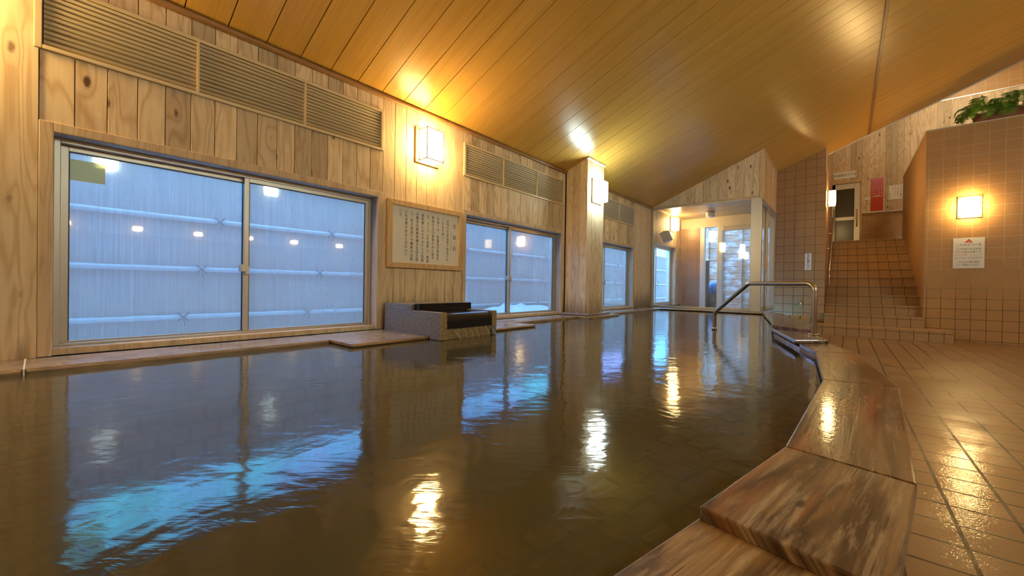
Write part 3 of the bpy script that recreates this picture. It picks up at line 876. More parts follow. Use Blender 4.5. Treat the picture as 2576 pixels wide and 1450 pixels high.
# inside of the glass room
YR = 8.85
f = MB(); boards(f, YG+.01, YR, .86, 1.47, .10, x=-D); boards(f, YG+.01, 7.28, -.35, .86, .08, x=-D); boards(f, 8.52, YR, -.35, .86, .11, x=-D)
wg = f.build('wall_left_inner', M['pine_far']); struct(wg)
f = MB(); f.box(-D-.12, -D-.001, YG, YR+.12, -1.0, -.352); f.box(-D-.12, -D-.022, YG, 7.28, -.352, .9); f.box(-D-.12, -D-.022, 8.525, YR+.12, -.352, 1.5); f.box(-D-.12, -D-.022, YG, YR, .862, 1.5); f.build('sheathing', M['cavity'], wg)
f = MB(); f.box(XG-.09, XG-.005, YG+.02, YT, -.74, -.40); struct(f.build('pool_kerb', M['ledge_edge']))
f = MB(); f.box(-D-.1, XG-.02, YG+.02, YR, 1.46, 1.47)
M['hot_ceiling'] = wood('hot_room_ceiling', (0.50,0.36,0.22), (0.40,0.26,0.14), axis='x', knots=0.0, stain=0.1, rough=0.25, spec=0.6)
struct(f.build('ceiling_inner', M['hot_ceiling']))
f = MB(); f.box(-D, XG-.02, YG+.04, 12.0, -.52, -.50)
struct(f.build('floor_inner', M['ledge']))
# left window of the glass room
t4 = bpy.data.objects.new('window_4', None); COL.objects.link(t4)
t4.location = Vector((-D,7.9,-.34+H)); t4['_org'] = Vector((-D,7.9,-.34)); t4['kind'] = 'structure'
f = MB(); f.box(-D-.18, -D+.006, 7.28, 7.31, -.35, .86); f.box(-D-.18, -D+.006, 8.49, 8.525, -.35, .86); f.box(-D-.18, -D+.006, 7.31, 8.49, .825, .86)
f.build('casing', M['casing'], t4, bevel=.003)
f = MB(); f.box(-D-.16, -D-.08, 7.31, 7.335, -.34, .825); f.box(-D-.16, -D-.08, 8.44, 8.49, -.34, .825); f.box(-D-.16, -D-.08, 7.335, 8.44, .795, .825); f.box(-D-.16, -D-.08, 7.335, 8.44, -.35, -.32)
f.build('frame', M['white_alu'], t4, bevel=.002)
for (a, b, x) in [(7.335, 7.68, -D-.13), (7.62, 8.44, -D-.10)]:
    f = MB(); w = .035
    f.box(x-.012, x+.012, a, a+w, -.32, .795); f.box(x-.012, x+.012, b-w, b, -.32, .795); f.box(x-.012, x+.012, a+w, b-w, .765, .795); f.box(x-.012, x+.012, a+w, b-w, -.32, -.28)
    s_ = f.build('sash', M['white_alu'], t4, bevel=.002)
    f = MB(); f.box(x-.003, x+.003, a+w, b-w, -.28, .765); f.build('pane', M['pane_clear'], s_)
f = MB(); f.tube([(-D-.085,7.64,.06),(-D-.055,7.64,.06),(-D-.055,7.66,.12)], .010, 8); f.build('latch', M['chrome'], t4)
# back wall of the glass room: lintel, tiled panel, door frame, large pane
f = MB(); f.box(-D-.1, XG, YR, YR+.12, 1.26, 1.60)
wb = f.build('wall_inner_back', M['plaster']); struct(wb)
f = MB(); f.box(-D-.1, -2.335, YR, YR+.12, -.52, 1.26); f.build('tile_panel', M['tile_panel'], wb)
f = MB(); f.box(-2.335, -2.25, YR-.01, YR+.10, -.5, 1.26); f.build('jamb', M['white_alu'], wb, bevel=.004)
f = MB(); f.box(-2.01, -1.925, YR-.01, YR+.10, -.5, 1.26); f.build('jamb', M['white_alu'], wb, bevel=.004)
f = MB(); f.box(-1.925, XG, YR-.01, YR+.10, 1.17, 1.262); f.build('top_rail', M['alu'], wb, bevel=.004)
f = MB(); f.box(-1.08, XG-.01, YR-.01, YR+.10, -.5, 1.17); f.build('jamb', M['alu_grey'], wb, bevel=.004)
f = MB(); f.box(-1.925, -1.08, YR+.03, YR+.036, -.5, 1.17); f.build('pane', M['pane_clear'], wb)
# speaker, ceiling drum
sp = thing('speaker', 'grey box speaker tilted on the wall of the glass room, under its lamp', 'speaker', (-D,7.40,1.0))
rot = Matrix.Rotation(math.radians(-24), 4, 'Y') @ Matrix.Rotation(math.radians(-22), 4, 'Z')
f = MB(); bx = MB().box(-.055,.055,-.075,.075,-.10,.10)
f.raw([tuple(Vector((-D+.14,7.52,.955))+(rot @ Vector(v))) for v in bx.v], bx.f)
f.build('cabinet', M['plaster'], sp, bevel=.008)
f = MB(); f.tube([(-D,7.60,1.0),(-D+.09,7.60,1.0),(-D+.13,7.55,.97)], .010, 8); f.build('bracket', M['alu_grey'], sp)
f = MB(); f.lathe([(0,1.458),(.075,1.458),(.078,1.44),(.078,1.375),(.070,1.362),(0,1.358)], c=(-2.0,8.23,0), n=32)
cl = thing('ceiling_light', 'unlit round white drum light on the glass room ceiling', 'ceiling light', (-2.0,8.23,1.46))
f.build('drum', M['white'], cl)
f = MB(); f.lathe([(.0781,1.452),(.084,1.452),(.084,1.438),(.0781,1.436)], c=(-2.0,8.23,0), n=32); f.build('collar', M['alu_grey'], cl)

# ---- tiled end wall, left of the stairs
f = MB()
f.extrude([(XG-.02,-.74),(XS0,-.74),(XS0,ceil_z(XS0)),(XG-.02,ceil_z(XG-.02))], 'y', YT, YT+.15)
o = f.build('wall_rear', M['tile_far'], uvo=(XS0+.012,0,FL+.02)); struct(o)
f = MB(); f.box(XS0-.15, XS0, YT+.15, Y2, -.74, ZV)
o = f.build('wall_stairwell', M['tile_far'], uvo=(0,YT,FL)); struct(o)
f = MB(); f.box(XS0-.006, XS0+.006, YT-.006, YT+.01, 2.06, ceil_z(XS0)-.002)
struct(f.build('trim_6', M['white']))

# ---- partition to the right of the stairs, with its ledge
PT = 2.46
f = MB(); f.box(XS1, XR+.1, YT, YT+.22, -.74, PT); f.box(XS1, XS1+.14, YT+.22, 12.0, -.74, PT)
o = f.build('wall_partition', M['tile_wall'], uvo=(XS1+.034,YT,FL+.024)); struct(o)
f = MB(); f.box(XS1-.004, XR+.1, YT-.004, YT+.224, PT, PT+.014); f.box(XS1-.004, XS1+.144, YT+.224, 12.0, PT, PT+.014)
f.build('coping', M['plaster'], o)
f = MB(); f.box(XS1-.008, XS1-.001, YT+.01, 12.0, PT-.02, PT+.012); f.build('edge_trim', M['beige'], o)

# ---- stairs: first step is wider than the flight
RS = .165; TR = .305; YS = 8.60
f = MB()
prof = [(8.2,FL-.01)]
f.box(-0.46, 1.155, 8.205, YT, FL-.01, FL+RS-.036); f.box(-0.465, 1.158, 8.195, YT, FL+RS-.034, FL+RS)
for i in range(1, 11):
    y0 = YS+(i-1)*TR; z0 = FL+RS*i; y1 = y0+TR+.08 if i < 10 else Y2+.05
    f.box(XS0, XS1-.001, y0+.010, y1, z0-.16 if i > 1 else z0, z0+RS-.036); f.box(XS0, XS1-.001, y0, y1, z0+RS-.034, z0+RS)
f.box(XS1+.14, XR, YT+.22, Y2+.05, FL+RS*10, FL+RS*11)
o = f.build('stairs', M['tile_stair'], uvo=(0.015,8.2,FL-.036)); struct(o)
ZLD = FL+RS*11

# ---- upstairs wall with the sauna door
f = MB(); f.box(XS0-.15, XR+.1, Y2+.02, Y2+.14, .9, 1.80); f.box(XS0-.15, XR+.1, Y2+.02, Y2+.14, 4.06, ZV)
wu = f.build('wall_upstairs', M['tile_wall'], uvo=(0,0,1.80)); struct(wu)
f = MB()
yboards(f, XS0, .245, 2.60, 4.05, .10, Y2); yboards(f, .245, XR, 1.815, 4.05, .10, Y2)
f.build('plank_cladding', M['pine_far'], wu)
f = MB(); f.box(.225, XR, Y2-.012, Y2+.02, 1.795, 1.815); f.box(XS0, XR, Y2-.008, Y2+.02, 4.045, 4.065); f.build('dado_rail', M['white_alu'], wu)
f = MB(); f.box(XS0-.1, XR+.1, Y2+.05, Y2+.14, .9, 4.1); f.build('backing', M['cavity'], wu)
d1 = bpy.data.objects.new('door_1', None); COL.objects.link(d1)
d1.location = Vector((0,Y2,ZLD+H)); d1['_org'] = Vector((0,Y2,ZLD)); d1['kind'] = 'structure'
f = MB(); f.box(.222, .250, Y2-.03, Y2+.04, ZLD, 2.60); f.box(XS0, .222, Y2-.03, Y2+.04, 2.53, 2.60)
f.build('frame', M['casing'], d1, bevel=.003)
f = MB(); f.box(.115, .220, Y2-.018, Y2+.018, ZLD, 2.525); f.box(XS0, .115, Y2-.018, Y2+.018, 2.40, 2.525); f.box(XS0, .115, Y2-.018, Y2+.018, 1.66, 1.74); f.box(XS0, .115, Y2-.018, Y2+.018, ZLD, ZLD+.08); f.box(XS0,XS0+.06,Y2-.018,Y2+.018,ZLD,2.525)
lf = f.build('leaf', M['white_alu'], d1, bevel=.003)
f = MB(); f.box(XS0+.05, .118, Y2-.004, Y2+.004, 1.735, 2.405); f.box(XS0+.05, .118, Y2-.004, Y2+.004, ZLD+.075, 1.665); f.build('glazing', M['pane_dark'], lf)
f = MB(); f.tube([(.165,Y2-.02,1.50),(.165,Y2-.05,1.53),(.165,Y2-.05,1.87),(.165,Y2-.02,1.90)], .014, 10); f.build('handle', M['signwood'], d1)
# void roof and sides above the stairs
f = MB(); f.box(XS0-.15, XR+.1, YC-.05, Y2+.15, ZV, ZV+.1); struct(f.build('ceiling_upstairs', M['plaster']))
f = MB()
f.raw([(XS0-.15,YC+.03,ceil_z(XS0-.15)+.10),(XR+.1,YC+.03,ceil_z(XR+.1)+.10),(XR+.1,YC+.03,ZV),(XS0-.15,YC+.03,ZV),
       (XS0-.15,YC+.06,ceil_z(XS0-.15)+.10),(XR+.1,YC+.06,ceil_z(XR+.1)+.10),(XR+.1,YC+.06,ZV),(XS0-.15,YC+.06,ZV)],
      [(0,1,2,3),(7,6,5,4),(0,4,5,1),(1,5,6,2),(2,6,7,3),(3,7,4,0)])
struct(f.build('wall_void', M['plaster']))

# ---- right wall and the wall behind the photographer (seen only as reflections)
f = MB(); f.box(XR, XR+.1, YB, YT, FL, .82); f.box(XR, XR+.1, YT, Y2+.1, FL, ZV)
wr = f.build('wall_right', M['tile_wall'], uvo=(0,0,FL)); struct(wr)
f = MB(); boards(f, YB, YT, .82, 4.5, .13, x=-(XR)); 
g = MB(); g.raw([(-v[0]-.0, v[1], v[2]) for v in f.v], f.f); g.r = f.r
g.build('plank_cladding', M['pine_far'], wr)
f = MB(); f.box(-D-.1, XR+.1, YB-.1, YB, -1.0, .6)
wk = f.build('wall_back', M['tile_wall'], uvo=(0,0,FL)); struct(wk)
f = MB(); yboards(f, -D, XR, .6, lambda x: ceil_z(x)+.02, .13, YB, sgn=1); f.build('plank_cladding', M['pine_far'], wk)

# ================================================================== LAMPS
def lamp(loc, rotz, label, col, strength, w=.175, h=.255, dp=.12, pw=.24, ph=.292, name='wall_lamp'):
    """local numbers: +x leaves the wall"""
    t = thing(name, label, 'wall lamp', loc, rotz, group='box shaped wall lamps', local=True)
    f = MB(); f.box(.0, .018, -pw/2, pw/2, -ph/2, ph/2)
    f.build('back_plate', M['signwood'], t, bevel=.004)
    a, b, z0, z1 = -w/2, w/2, -h/2, h/2
    m = m_emit('lit_paper_shade', col, strength)
    f = MB(); q = .004; n = 6
    vs = []; fs = []
    # softly bellied shade
    ring = []
    for i in range(n+1):
        u = i/n; bl = .004*math.sin(math.pi*u)
        z = z0+q+(z1-z0-2*q)*u
        vs += [(.020,a+q-bl,z),(dp-q+bl,a+q-bl,z),(dp-q+bl,b-q+bl,z),(.020,b-q+bl,z)]
    for i in range(n):
        for k in range(4):
            p, r = i*4+k, i*4+(k+1)%4
            fs.append((p, r, r+4, p+4))
    fs += [(3,2,1,0), (n*4,n*4+1,n*4+2,n*4+3)]
    f.raw(vs, fs); f.build('shade', m, t)
    f = MB(); e = .0065
    for yy in (a, b-e):
        f.box(.018, dp, yy, yy+e, z0, z0+e); f.box(.018, dp, yy, yy+e, z1-e, z1)
        f.box(dp-e, dp, yy, yy+e, z0, z1); f.box(.018, .018+e, yy, yy+e, z0, z1)
    for zz in (z0, z1-e): f.box(dp-e, dp, a, b, zz, zz+e)
    f.build('frame', M['signwood'], t)
    f = MB(); f.lathe([(0,z0-.016),(.004,z0-.014),(.005,z0-.008),(.003,z0-.001)], c=(.05,0,0), n=10); f.build('knob', M['beige'], t)
    return t
lamp((-D,2.097,1.148), 0, 'warm box lamp on the pine wall directly above the framed notice board', WARM, LAMP)
lamp((PX,4.485,1.186), 0, 'cool white box lamp on the wooden pillar', WHITE, LAMP*0.85)
lamp((-D,8.24,1.285), 0, 'warm box lamp inside the glass room', WARM, LAMP)
lamp((1.362,YT,1.245), -math.pi/2, 'warm squarish lamp on the tiled wall above the sauna notice', WARM, LAMP*1.1, w=.19, h=.268, dp=.10, pw=.242, ph=.315)
lamp((XS0,9.42,1.70), 0, 'warm box lamp at the side of the stairs above the handrail', WARM, LAMP*.75, w=.17, h=.27)
lamp((2.55,YT,1.245), -math.pi/2, 'warm lamp on the tiled wall right of the frame', WARM, LAMP*.05)
lamp((3.65,YT,1.245), -math.pi/2, 'warm lamp on the tiled wall near its right corner', WARM, LAMP*.05)
lamp((-D+.004,-0.50,1.15), 0, 'warm lamp on the wide pine post left of the frame', WARM, LAMP*2.2)
lamp((XR,0.75,2.07), math.pi, 'white lamp high on the right wall nearest the photographer', WHITE, LAMP*2.6, w=.22, h=.30, pw=.28, ph=.34)
lamp((XR,3.30,2.07), math.pi, 'white lamp high on the right wall farther along', WHITE, LAMP*2.2, w=.22, h=.30, pw=.28, ph=.34)
for i, yy in enumerate((.28,1.16,2.04,2.90,3.80,4.87)):
    lamp((XR,yy,.93), math.pi, 'small warm lamp over wash place %s along the right wall' % ('one two three four five six'.split()[i]), WARM, LAMP, w=.12, h=.075, dp=.09, pw=.15, ph=.10)
ul = thing('ceiling_light', 'round ceiling light over the upstairs landing, hidden behind the sloping ceiling', 'ceiling light', (2.0,11.0,ZV))
f = MB(); f.lathe([(0,ZV-.075),(.22,ZV-.07),(.25,ZV-.04),(.25,ZV-.012)], c=(2.0,11.0,0), n=32); f.build('shade', m_emit('lit_drum_shade', (1,.80,.50), 60), ul)
f = MB(); f.lathe([(.25,ZV-.02),(.262,ZV-.02),(.262,ZV),(0,ZV)], c=(2.0,11.0,0), n=32); f.build('base', M['white'], ul)

# ================================================================== THINGS ON THE WALLS
# framed notice board
sb = thing('notice_board', 'framed notice of upright black Japanese text under the warm wall lamp', 'sign board', (-D,2.11,.129))
f = MB(); y0, y1, z0, z1 = 1.724, 2.497, .130, .662; w = .055; x = -D
def mitre(mb, y0, y1, z0, z1, w, xa, xb):
    P = [(y0,z0),(y1,z0),(y1,z1),(y0,z1)]; Q = [(y0+w,z0+w),(y1-w,z0+w),(y1-w,z1-w),(y0+w,z1-w)]
    for i in range(4):
        j = (i+1)%4
        mb.extrude([P[i],P[j],Q[j],Q[i]], 'x', xa, xb, random.random())
mitre(f, y0, y1, z0, z1, w*.75, x, x+.028)
f.build('frame', M['signwood'], sb, bevel=.002)
f = MB(); f.box(x+.004, x+.014, y0+w*.72, y1-w*.72, z0+w*.72, z1-w*.72); f.build('board', M['paper'], sb)
bt = ['台湾の北投温泉で発見され、','この名を持つ。','日本では、岩盤浴で有名な','秋田の玉川温泉のみに産す','る。ラジウムを含有し、微量','放射線によるホルミシス効果','は健全な細胞組織の生成を促','し、肌の若返りや難病の治癒','にも効果があると言われて','いる。']
items = [('北投石', y1-.090, .520, .042, True, 1.0, 2.35), ('（ほくとうせき）', y1-.132, .470, .0165, True, 1.0, 1.55)]
for i, s_ in enumerate(bt): items.append((s_, y1-.170-i*.0540, .560+i*.0025, .0300, True, .92, 1.04))
lettering('lettering', items, M['ink'], sb, (x+.0142,0,0), (0,1,0), (0,0,1), (1,0,0))

# sauna notice on the right-hand tiled wall
sn = thing('sauna_notice', 'white sauna notice with a red triangle below the lamp on the tiled wall', 'sign', (1.37,YT,.35))
X0, X1, Z0, Z1 = 1.208, 1.516, .352, .797
f = MB(); f.box(X0, X1, YT-.008, YT, Z0, Z1); f.build('board', M['paper_white'], sn, bevel=.001)
cx = (X0+X1)/2
f = MB(); f.extrude([(cx-.042,Z1-.068),(cx+.042,Z1-.068),(cx,Z1-.016)], 'y', YT-.0092, YT-.0082); f.build('triangle', M['ink_red'], sn)
A = ((0,YT-.0082,0),(1,0,0),(0,0,1),(0,-1,0))
lettering('lettering', [('2F',cx,Z1-.054,.026,False,1.1)], M['paper_white'], sn, (0,YT-.0094,0), *A[1:])
lettering('lettering', [('この先サウナ室',cx,Z1-.105,.040,False,.88),('※ご利用の方は別途',cx,Z1-.165,.034,False,.84),('サウナ料金が必要です。',cx+.004,Z1-.208,.034,False,.74),
    ('してますか？',cx+.066,Z1-.296,.034,False,.70),('こどもの入場は原則',cx-.006,Z1-.354,.034,False,.76),('として禁止とします。',cx,Z1-.396,.034,False,.72)], M['ink_grey'], sn, *A)
lettering('lettering', [('オレンジか',cx-.075,Z1-.252,.034,False,.76)], M['ink_orange'], sn, *A)
lettering('lettering', [('イエローの',cx+.068,Z1-.252,.034,False,.76)], M['ink_yellow'], sn, *A)
lettering('lettering', [('キーベルト',cx-.078,Z1-.296,.034,False,.72)], M['ink_blue'], sn, *A)

# little caution strip left of the stairs
fs_ = thing('caution_sign', 'narrow white strip of vertical Japanese text left of the stairs', 'sign', (-.523,YT,.35))
f = MB(); f.box(-.570, -.475, YT-.004, YT, .352, .647); f.build('board', M['paper_white'], fs_)
lettering('lettering', [('足元に注意ください', -.522, .618, .036, True, .95, .84)], M['ink'], fs_, (0,YT-.0042,0), *A[1:])

# upstairs signs
u1 = thing('door_sign', 'long white sign over the sauna door upstairs', 'sign', (-.06,Y2,2.64))
f = MB(); f.box(-.268, .150, Y2-.010, Y2, 2.655, 2.810); f.build('board', M['paper_white'], u1)
lettering('lettering', [('低温塩サウナ室', -.058, 2.733, .066, False, .92)], M['ink_grey'], u1, (0,Y2-.0102,0), *A[1:])
u2 = thing('red_poster', 'tall red poster fading to pink at the top, beside the sauna door', 'poster', (.51,Y2,1.83))
t = NT('red_poster_print')
co = t.n('TexCoord').outputs['Object']; z = t.n('SeparateXYZ', Vector=co).outputs['Z']
cr = t.ramp(t.n('MapRange', Value=z, i1=0.0, i2=.75).outputs[0], [(0.0,(0.50,0.030,0.008)),(0.55,(0.55,0.055,0.04)),(1.0,(0.62,0.22,0.34))])
M['poster'] = t.done(t.bsdf(cr, 0.35))
f = MB(); f.box(.400, .612, Y2-.006, Y2, 1.835, 2.580); f.build('sheet', M['poster'], u2)
lettering('lettering', [('イエローか',.506,2.380,.036,False,1.0),('オレンジの',.506,2.330,.040,False,1.0),('キーベルト',.506,2.278,.040,False,1.0),('のない方は',.506,2.226,.040,False,1.0),('入場禁止',.506,2.166,.052,False,1.0)], M['paper_white'], u2, (0,Y2-.0062,0), *A[1:])
u3 = thing('white_notice', 'white sheet of vertical text right of the red poster', 'notice', (.81,Y2,2.05))
f = MB(); f.box(.702, .925, Y2-.005, Y2, 2.055, 2.372); f.build('sheet', M['paper_white'], u3)
lettering('lettering', [('サウナのご利用', .900, 2.335, .036, True, .9, .98), ('ください', .725, 2.190, .034, True, .9, 1.0)], M['ink'], u3, (0,Y2-.0052,0), *A[1:])
lettering('lettering', [('入浴前に体を洗い', .848, 2.335, .026, True, .9, 1.1), ('水気をふいてから', .805, 2.335, .026, True, .9, 1.1), ('お入り', .765, 2.335, .026, True, .9, 1.1)], M['ink_grey'], u3, (0,Y2-.0052,0), *A[1:])
f = MB(); f.box(.300, .398, Y2-.006, Y2, 2.100, 2.160)
tag(f.build('blank_label', M['paper_white']), 'small blank white label left of the red poster', 'label')
f = MB(); f.box(.345, .395, Y2-.010, Y2, 2.000, 2.092); 
sw = thing('light_switch', 'pale wall switch just under the blank label upstairs', 'switch', (.37,Y2,2.0))
f.build('plate', M['plaster'], sw, bevel=.002)
f = MB(); f.box(.360, .380, Y2-.014, Y2-.009, 2.03, 2.065); f.build('rocker', M['white'], sw)

# tap
tp = thing('water_tap', 'small chrome tap on the brown tiled wall', 'tap', (-.62,YT,-.24))
f = MB(); f.lathe([(.0,0),(.022,0),(.022,-.006),(.012,-.010),(.012,-.05),(.0,-.05)], c=(-.62,YT,-.235), axis='y', n=16); f.build('body', M['chrome'], tp)
f = MB(); f.tube([(-.62,YT-.042,-.235),(-.62,YT-.062,-.245),(-.62,YT-.066,-.275)], .010, 10); f.build('spout', M['chrome'], tp)
f = MB(); f.tube([(-.645,YT-.04,-.205),(-.595,YT-.04,-.205)], .007, 8); f.tube([(-.62,YT-.04,-.225),(-.62,YT-.04,-.205)], .006, 8); f.build('handle', M['chrome'], tp)

# pool handrail
def arc(p, a, b, r, n=6):
    """round the corner a-p-b"""
    p, a, b = Vector(p), Vector(a), Vector(b)
    u, v = (a-p).normalized(), (b-p).normalized()
    ang = u.angle(v); d = r/math.tan(ang/2)
    s0, s1 = p+u*d, p+v*d
    c = p+(u+v).normalized()*(r/math.sin(ang/2))
    out = []
    for i in range(n+1):
        q = s0.lerp(s1, i/n); out.append(c+(q-c).normalized()*r)
    return out
hr = thing('pool_handrail', 'bent stainless steel handrail going down into the bath', 'handrail', (-.168,3.50,-.308))
L0 = Vector((-.904,3.92,-.75)); R0 = Vector((-.165,3.42,-.307))
dd = (R0-L0); dd.z = 0
L1 = Vector((L0.x,L0.y,-.215)); R1 = Vector((R0.x,R0.y,.046)); T = L0+dd*.40; T.z = .046
pts = [L0]+arc(L1,L0,T,.06)+arc(T,L1,R1,.07)+arc(R1,T,R0,.055)+[R0]
f = MB(); f.tube(pts, .0165, 14); f.build('rail', M['steel'], hr)
f = MB(); f.lathe([(.0165,.012),(.030,.010),(.034,.0),(.0165,.0)], c=(R0.x,R0.y,-.3075), n=20); f.build('flange', M['steel'], hr)
f = MB(); f.lathe([(.0165,.02),(.021,.018),(.021,-.006),(.0165,-.008)], c=(L0.x,L0.y,WZ+.004), n=16); f.build('collar', M['steel'], hr)

# stair handrail
sh = thing('stair_handrail', 'slim steel handrail climbing the left side of the stairs', 'handrail', (XS0,8.95,.2))
xs = XS0+.06
pa, pb, pc = Vector((xs,8.93,.10)), Vector((xs,8.93,.33)), Vector((xs,11.4,1.80))
f = MB(); f.tube([pa]+arc(pb,pa,pc,.05)+[pc], .015, 10); f.build('rail', M['steel'], sh)
for k in (.12,.36,.60,.84):
    q = pb.lerp(pc, k)
    f = MB(); f.tube([(XS0,q.y,q.z-.05),(xs,q.y,q.z-.05),(xs,q.y,q.z-.012)], .006, 8); f.build('bracket', M['steel'], sh)

# fountain
ft = thing('water_spout', 'granite and black stone spout pouring hot water into the bath', 'fountain', (-2.35,1.97,ZL))
y0, y1, xf, xb = 1.70, 2.245, -2.035, -2.69
zt = -.185
f = MB(); f.box(xb, xf-.0, y0, y0+.055, -.369, zt); fl_ = f.build('side_wall', M['granite'], ft, bevel=.003)
f = MB(); f.box(xf-.003, xf+.003, y0+.001, y0+.054, -.367, zt-.001); f.build('cut_end', M['granite_tan'], fl_)
f = MB(); f.box(xb, xf, y1-.05, y1, -.369, zt-.004); fl_ = f.build('side_wall', M['granite'], ft, bevel=.003)
f = MB(); f.box(xf-.003, xf+.003, y1-.049, y1-.001, ZL+.04, zt-.005); f.build('cut_end', M['granite_tan'], fl_)
f = MB(); f.box(xb, -2.362, y0+.002, y1-.002, zt, -.143); f.build('back_block', M['granite'], ft, bevel=.003)
f = MB(); f.box(-2.36, -2.31, y0-.018+.05, y1, -.205, -.138); f.build('black_bar', M['black_stone'], ft, bevel=.002)
f = MB()
pr = [(-2.36,-.205),(-2.36,-.30),(-2.04,-.30)]+[(-2.085+.052*math.cos(a*math.pi/16), -.246+.050*math.sin(a*math.pi/16)) for a in range(0,9)]+[(-2.12,-.1945)]
f.extrude(pr, 'y', y0+.055, y1-.05); f.build('spill_lip', M['black_stone'], ft, bevel=.002)
f = MB(); f.box(-2.40, xf-.012, y0+.055, y1-.05, -.369, -.30); f.build('apron', M['granite_tan'], ft)
def m_fall():
    t = NT('falling_water')
    return t.done(t.n('MixShader', Fac=.28, i1=t.n('BsdfTransparent', Color=(.95,.93,.88)), i2=t.bsdf((.62,.52,.36), .2)))
M['fall'] = m_fall()
fw = MB()
for (a, b, w) in [(1.79,1.85,.016),(1.90,1.91,.010),(1.96,1.975,.014),(2.02,2.025,.012),(2.08,2.085,.011),(2.13,2.135,.012),(2.165,2.20,.018)]:
    rows = []
    for k in range(7):
        u = k/6; xx = xf-.008+.045*u; zz = -.298-(WZ*-1-.298+.004)*u*u*.9-.008*u
        rows.append((xx, a+(b-a)*u, max(zz, WZ-.004), w*(1+.25*u)))
    fw.tube([(r[0],r[1],r[2]) for r in rows], [r[3]*.34 for r in rows], 8)
fo = fw.build('falling_water', M['fall'])
tag(fo, 'thin streams of hot water falling from the spout into the bath', 'water', kind='stuff')

# planter and ferns on the partition
pt = thing('planter', 'terracotta trough on top of the tiled partition', 'planter', (1.72,YT+.11,PT+.014))
f = MB()
def trough(mb, x0, x1, y0, y1, z0, z1, tp, inset):
    mb.raw([(x0+tp,y0+tp,z0),(x1-tp,y0+tp,z0),(x1-tp,y1-tp,z0),(x0+tp,y1-tp,z0),(x0,y0,z1),(x1,y0,z1),(x1,y1,z1),(x0,y1,z1),
            (x0+inset,y0+inset,z1),(x1-inset,y0+inset,z1),(x1-inset,y1-inset,z1),(x0+inset,y1-inset,z1),
            (x0+inset,y0+inset,z1-.03),(x1-inset,y0+inset,z1-.03),(x1-inset,y1-inset,z1-.03),(x0+inset,y1-inset,z1-.03)],
           [(0,3,2,1),(0,1,5,4),(1,2,6,5),(2,3,7,6),(3,0,4,7),(4,5,9,8),(5,6,10,9),(6,7,11,10),(7,4,8,11),(8,9,13,12),(9,10,14,13),(10,11,15,14),(11,8,12,15)])
trough(f, 1.40, 2.05, YT+.02, YT+.20, PT+.014, PT+.135, .018, .012)
M['terra'] = plain('terracotta', (0.30,0.085,0.03), 0.55)
f.build('trough', M['terra'], pt, bevel=.004)
f = MB(); f.box(1.412, 2.038, YT+.032, YT+.188, PT+.10, PT+.112)
f.build('soil', plain('soil', (0.05,0.03,0.018), 0.95), pt)
def m_leaf(name, c):
    t = NT(name)
    rnd = t.n('Attribute', {'attribute_name': 'rnd'}).outputs['Fac']
    col = t.mix(rnd, c, (c[0]*1.7, c[1]*1.35, c[2]*0.9))
    b = t.bsdf(col, 0.45, Specular_IOR_Level=0.35)
    tl = t.n('BsdfTranslucent', Color=col)
    return t.done(t.n('MixShader', Fac=.25, i1=b, i2=tl))
M['leaf'] = m_leaf('fern_green', (0.085,0.20,0.025))
M['leaf_b'] = m_leaf('fern_bright_green', (0.17,0.36,0.03))
def fern(cx, label, n, seed, spread):
    rg = random.Random(seed)
    t = thing('fern', label, 'fern', (cx,YT+.11,PT+.12), group='ferns in the trough')
    for i in range(n):
        az = spread[0]+(spread[1]-spread[0])*(i+.5)/n+rg.uniform(-.2,.2)
        Ln = rg.uniform(.32,.52); up = rg.uniform(.25,1.0); droop = rg.uniform(2.2,3.3)
        base = Vector((cx+rg.uniform(-.05,.05), YT+(.03 if math.sin(az) < -.25 else .10)+rg.uniform(-.006,.01), PT+.14))
        dirv = Vector((math.cos(az), math.sin(az), 0))
        pts = []; p = base.copy(); ang = up
        N = 20
        for k in range(N+1):
            pts.append(p.copy())
            p = p+(dirv*math.cos(ang)+Vector((0,0,1))*math.sin(ang))*(Ln/N)
            if p.y > YT-.012: p.z = max(p.z, PT+.03+.11*(p.y > YT+.015))
            ang -= droop/N*(1.6 if k > 6 else .25)
        f = MB(); f.tube(pts, [.0022*(1-.7*k/N) for k in range(N+1)], 5, caps=False, r=.2)
        for k in range(3, N+1):
            tg = (pts[k]-pts[k-1]).normalized()
            sd_ = tg.cross(Vector((0,0,1)))
            if sd_.length < 1e-3: sd_ = Vector((1,0,0))
            sd_.normalize(); nn = sd_.cross(tg).normalized()
            u = k/N; ll = .060*math.sin(math.pi*min(1.0,(u*.93+.07)))**.7*(Ln/.30)+.004
            for s_ in (-1,1):
                d_ = (sd_*s_*.9+tg*.42-nn*.12).normalized(); w_ = tg*.0085
                b0 = pts[k]; tip = b0+d_*ll-Vector((0,0,ll*.18)); m1 = b0+d_*ll*.5
                f.raw([b0-w_*.5, m1-w_, tip, m1+w_, b0+w_*.5, m1+nn*.003], [(0,1,5),(1,2,5),(2,3,5),(3,4,5),(4,0,5)], rg.random())
        f.build('frond', M['leaf_b'] if rg.random() < .3 else M['leaf'], t, fix=False)
fern(1.47, 'dark green fern spilling over the left end of the terracotta trough', 22, 3, (2.4,5.6))
fern(1.80, 'bright fern at the right end of the trough, cut by the photo edge', 30, 9, (.2,6.3))

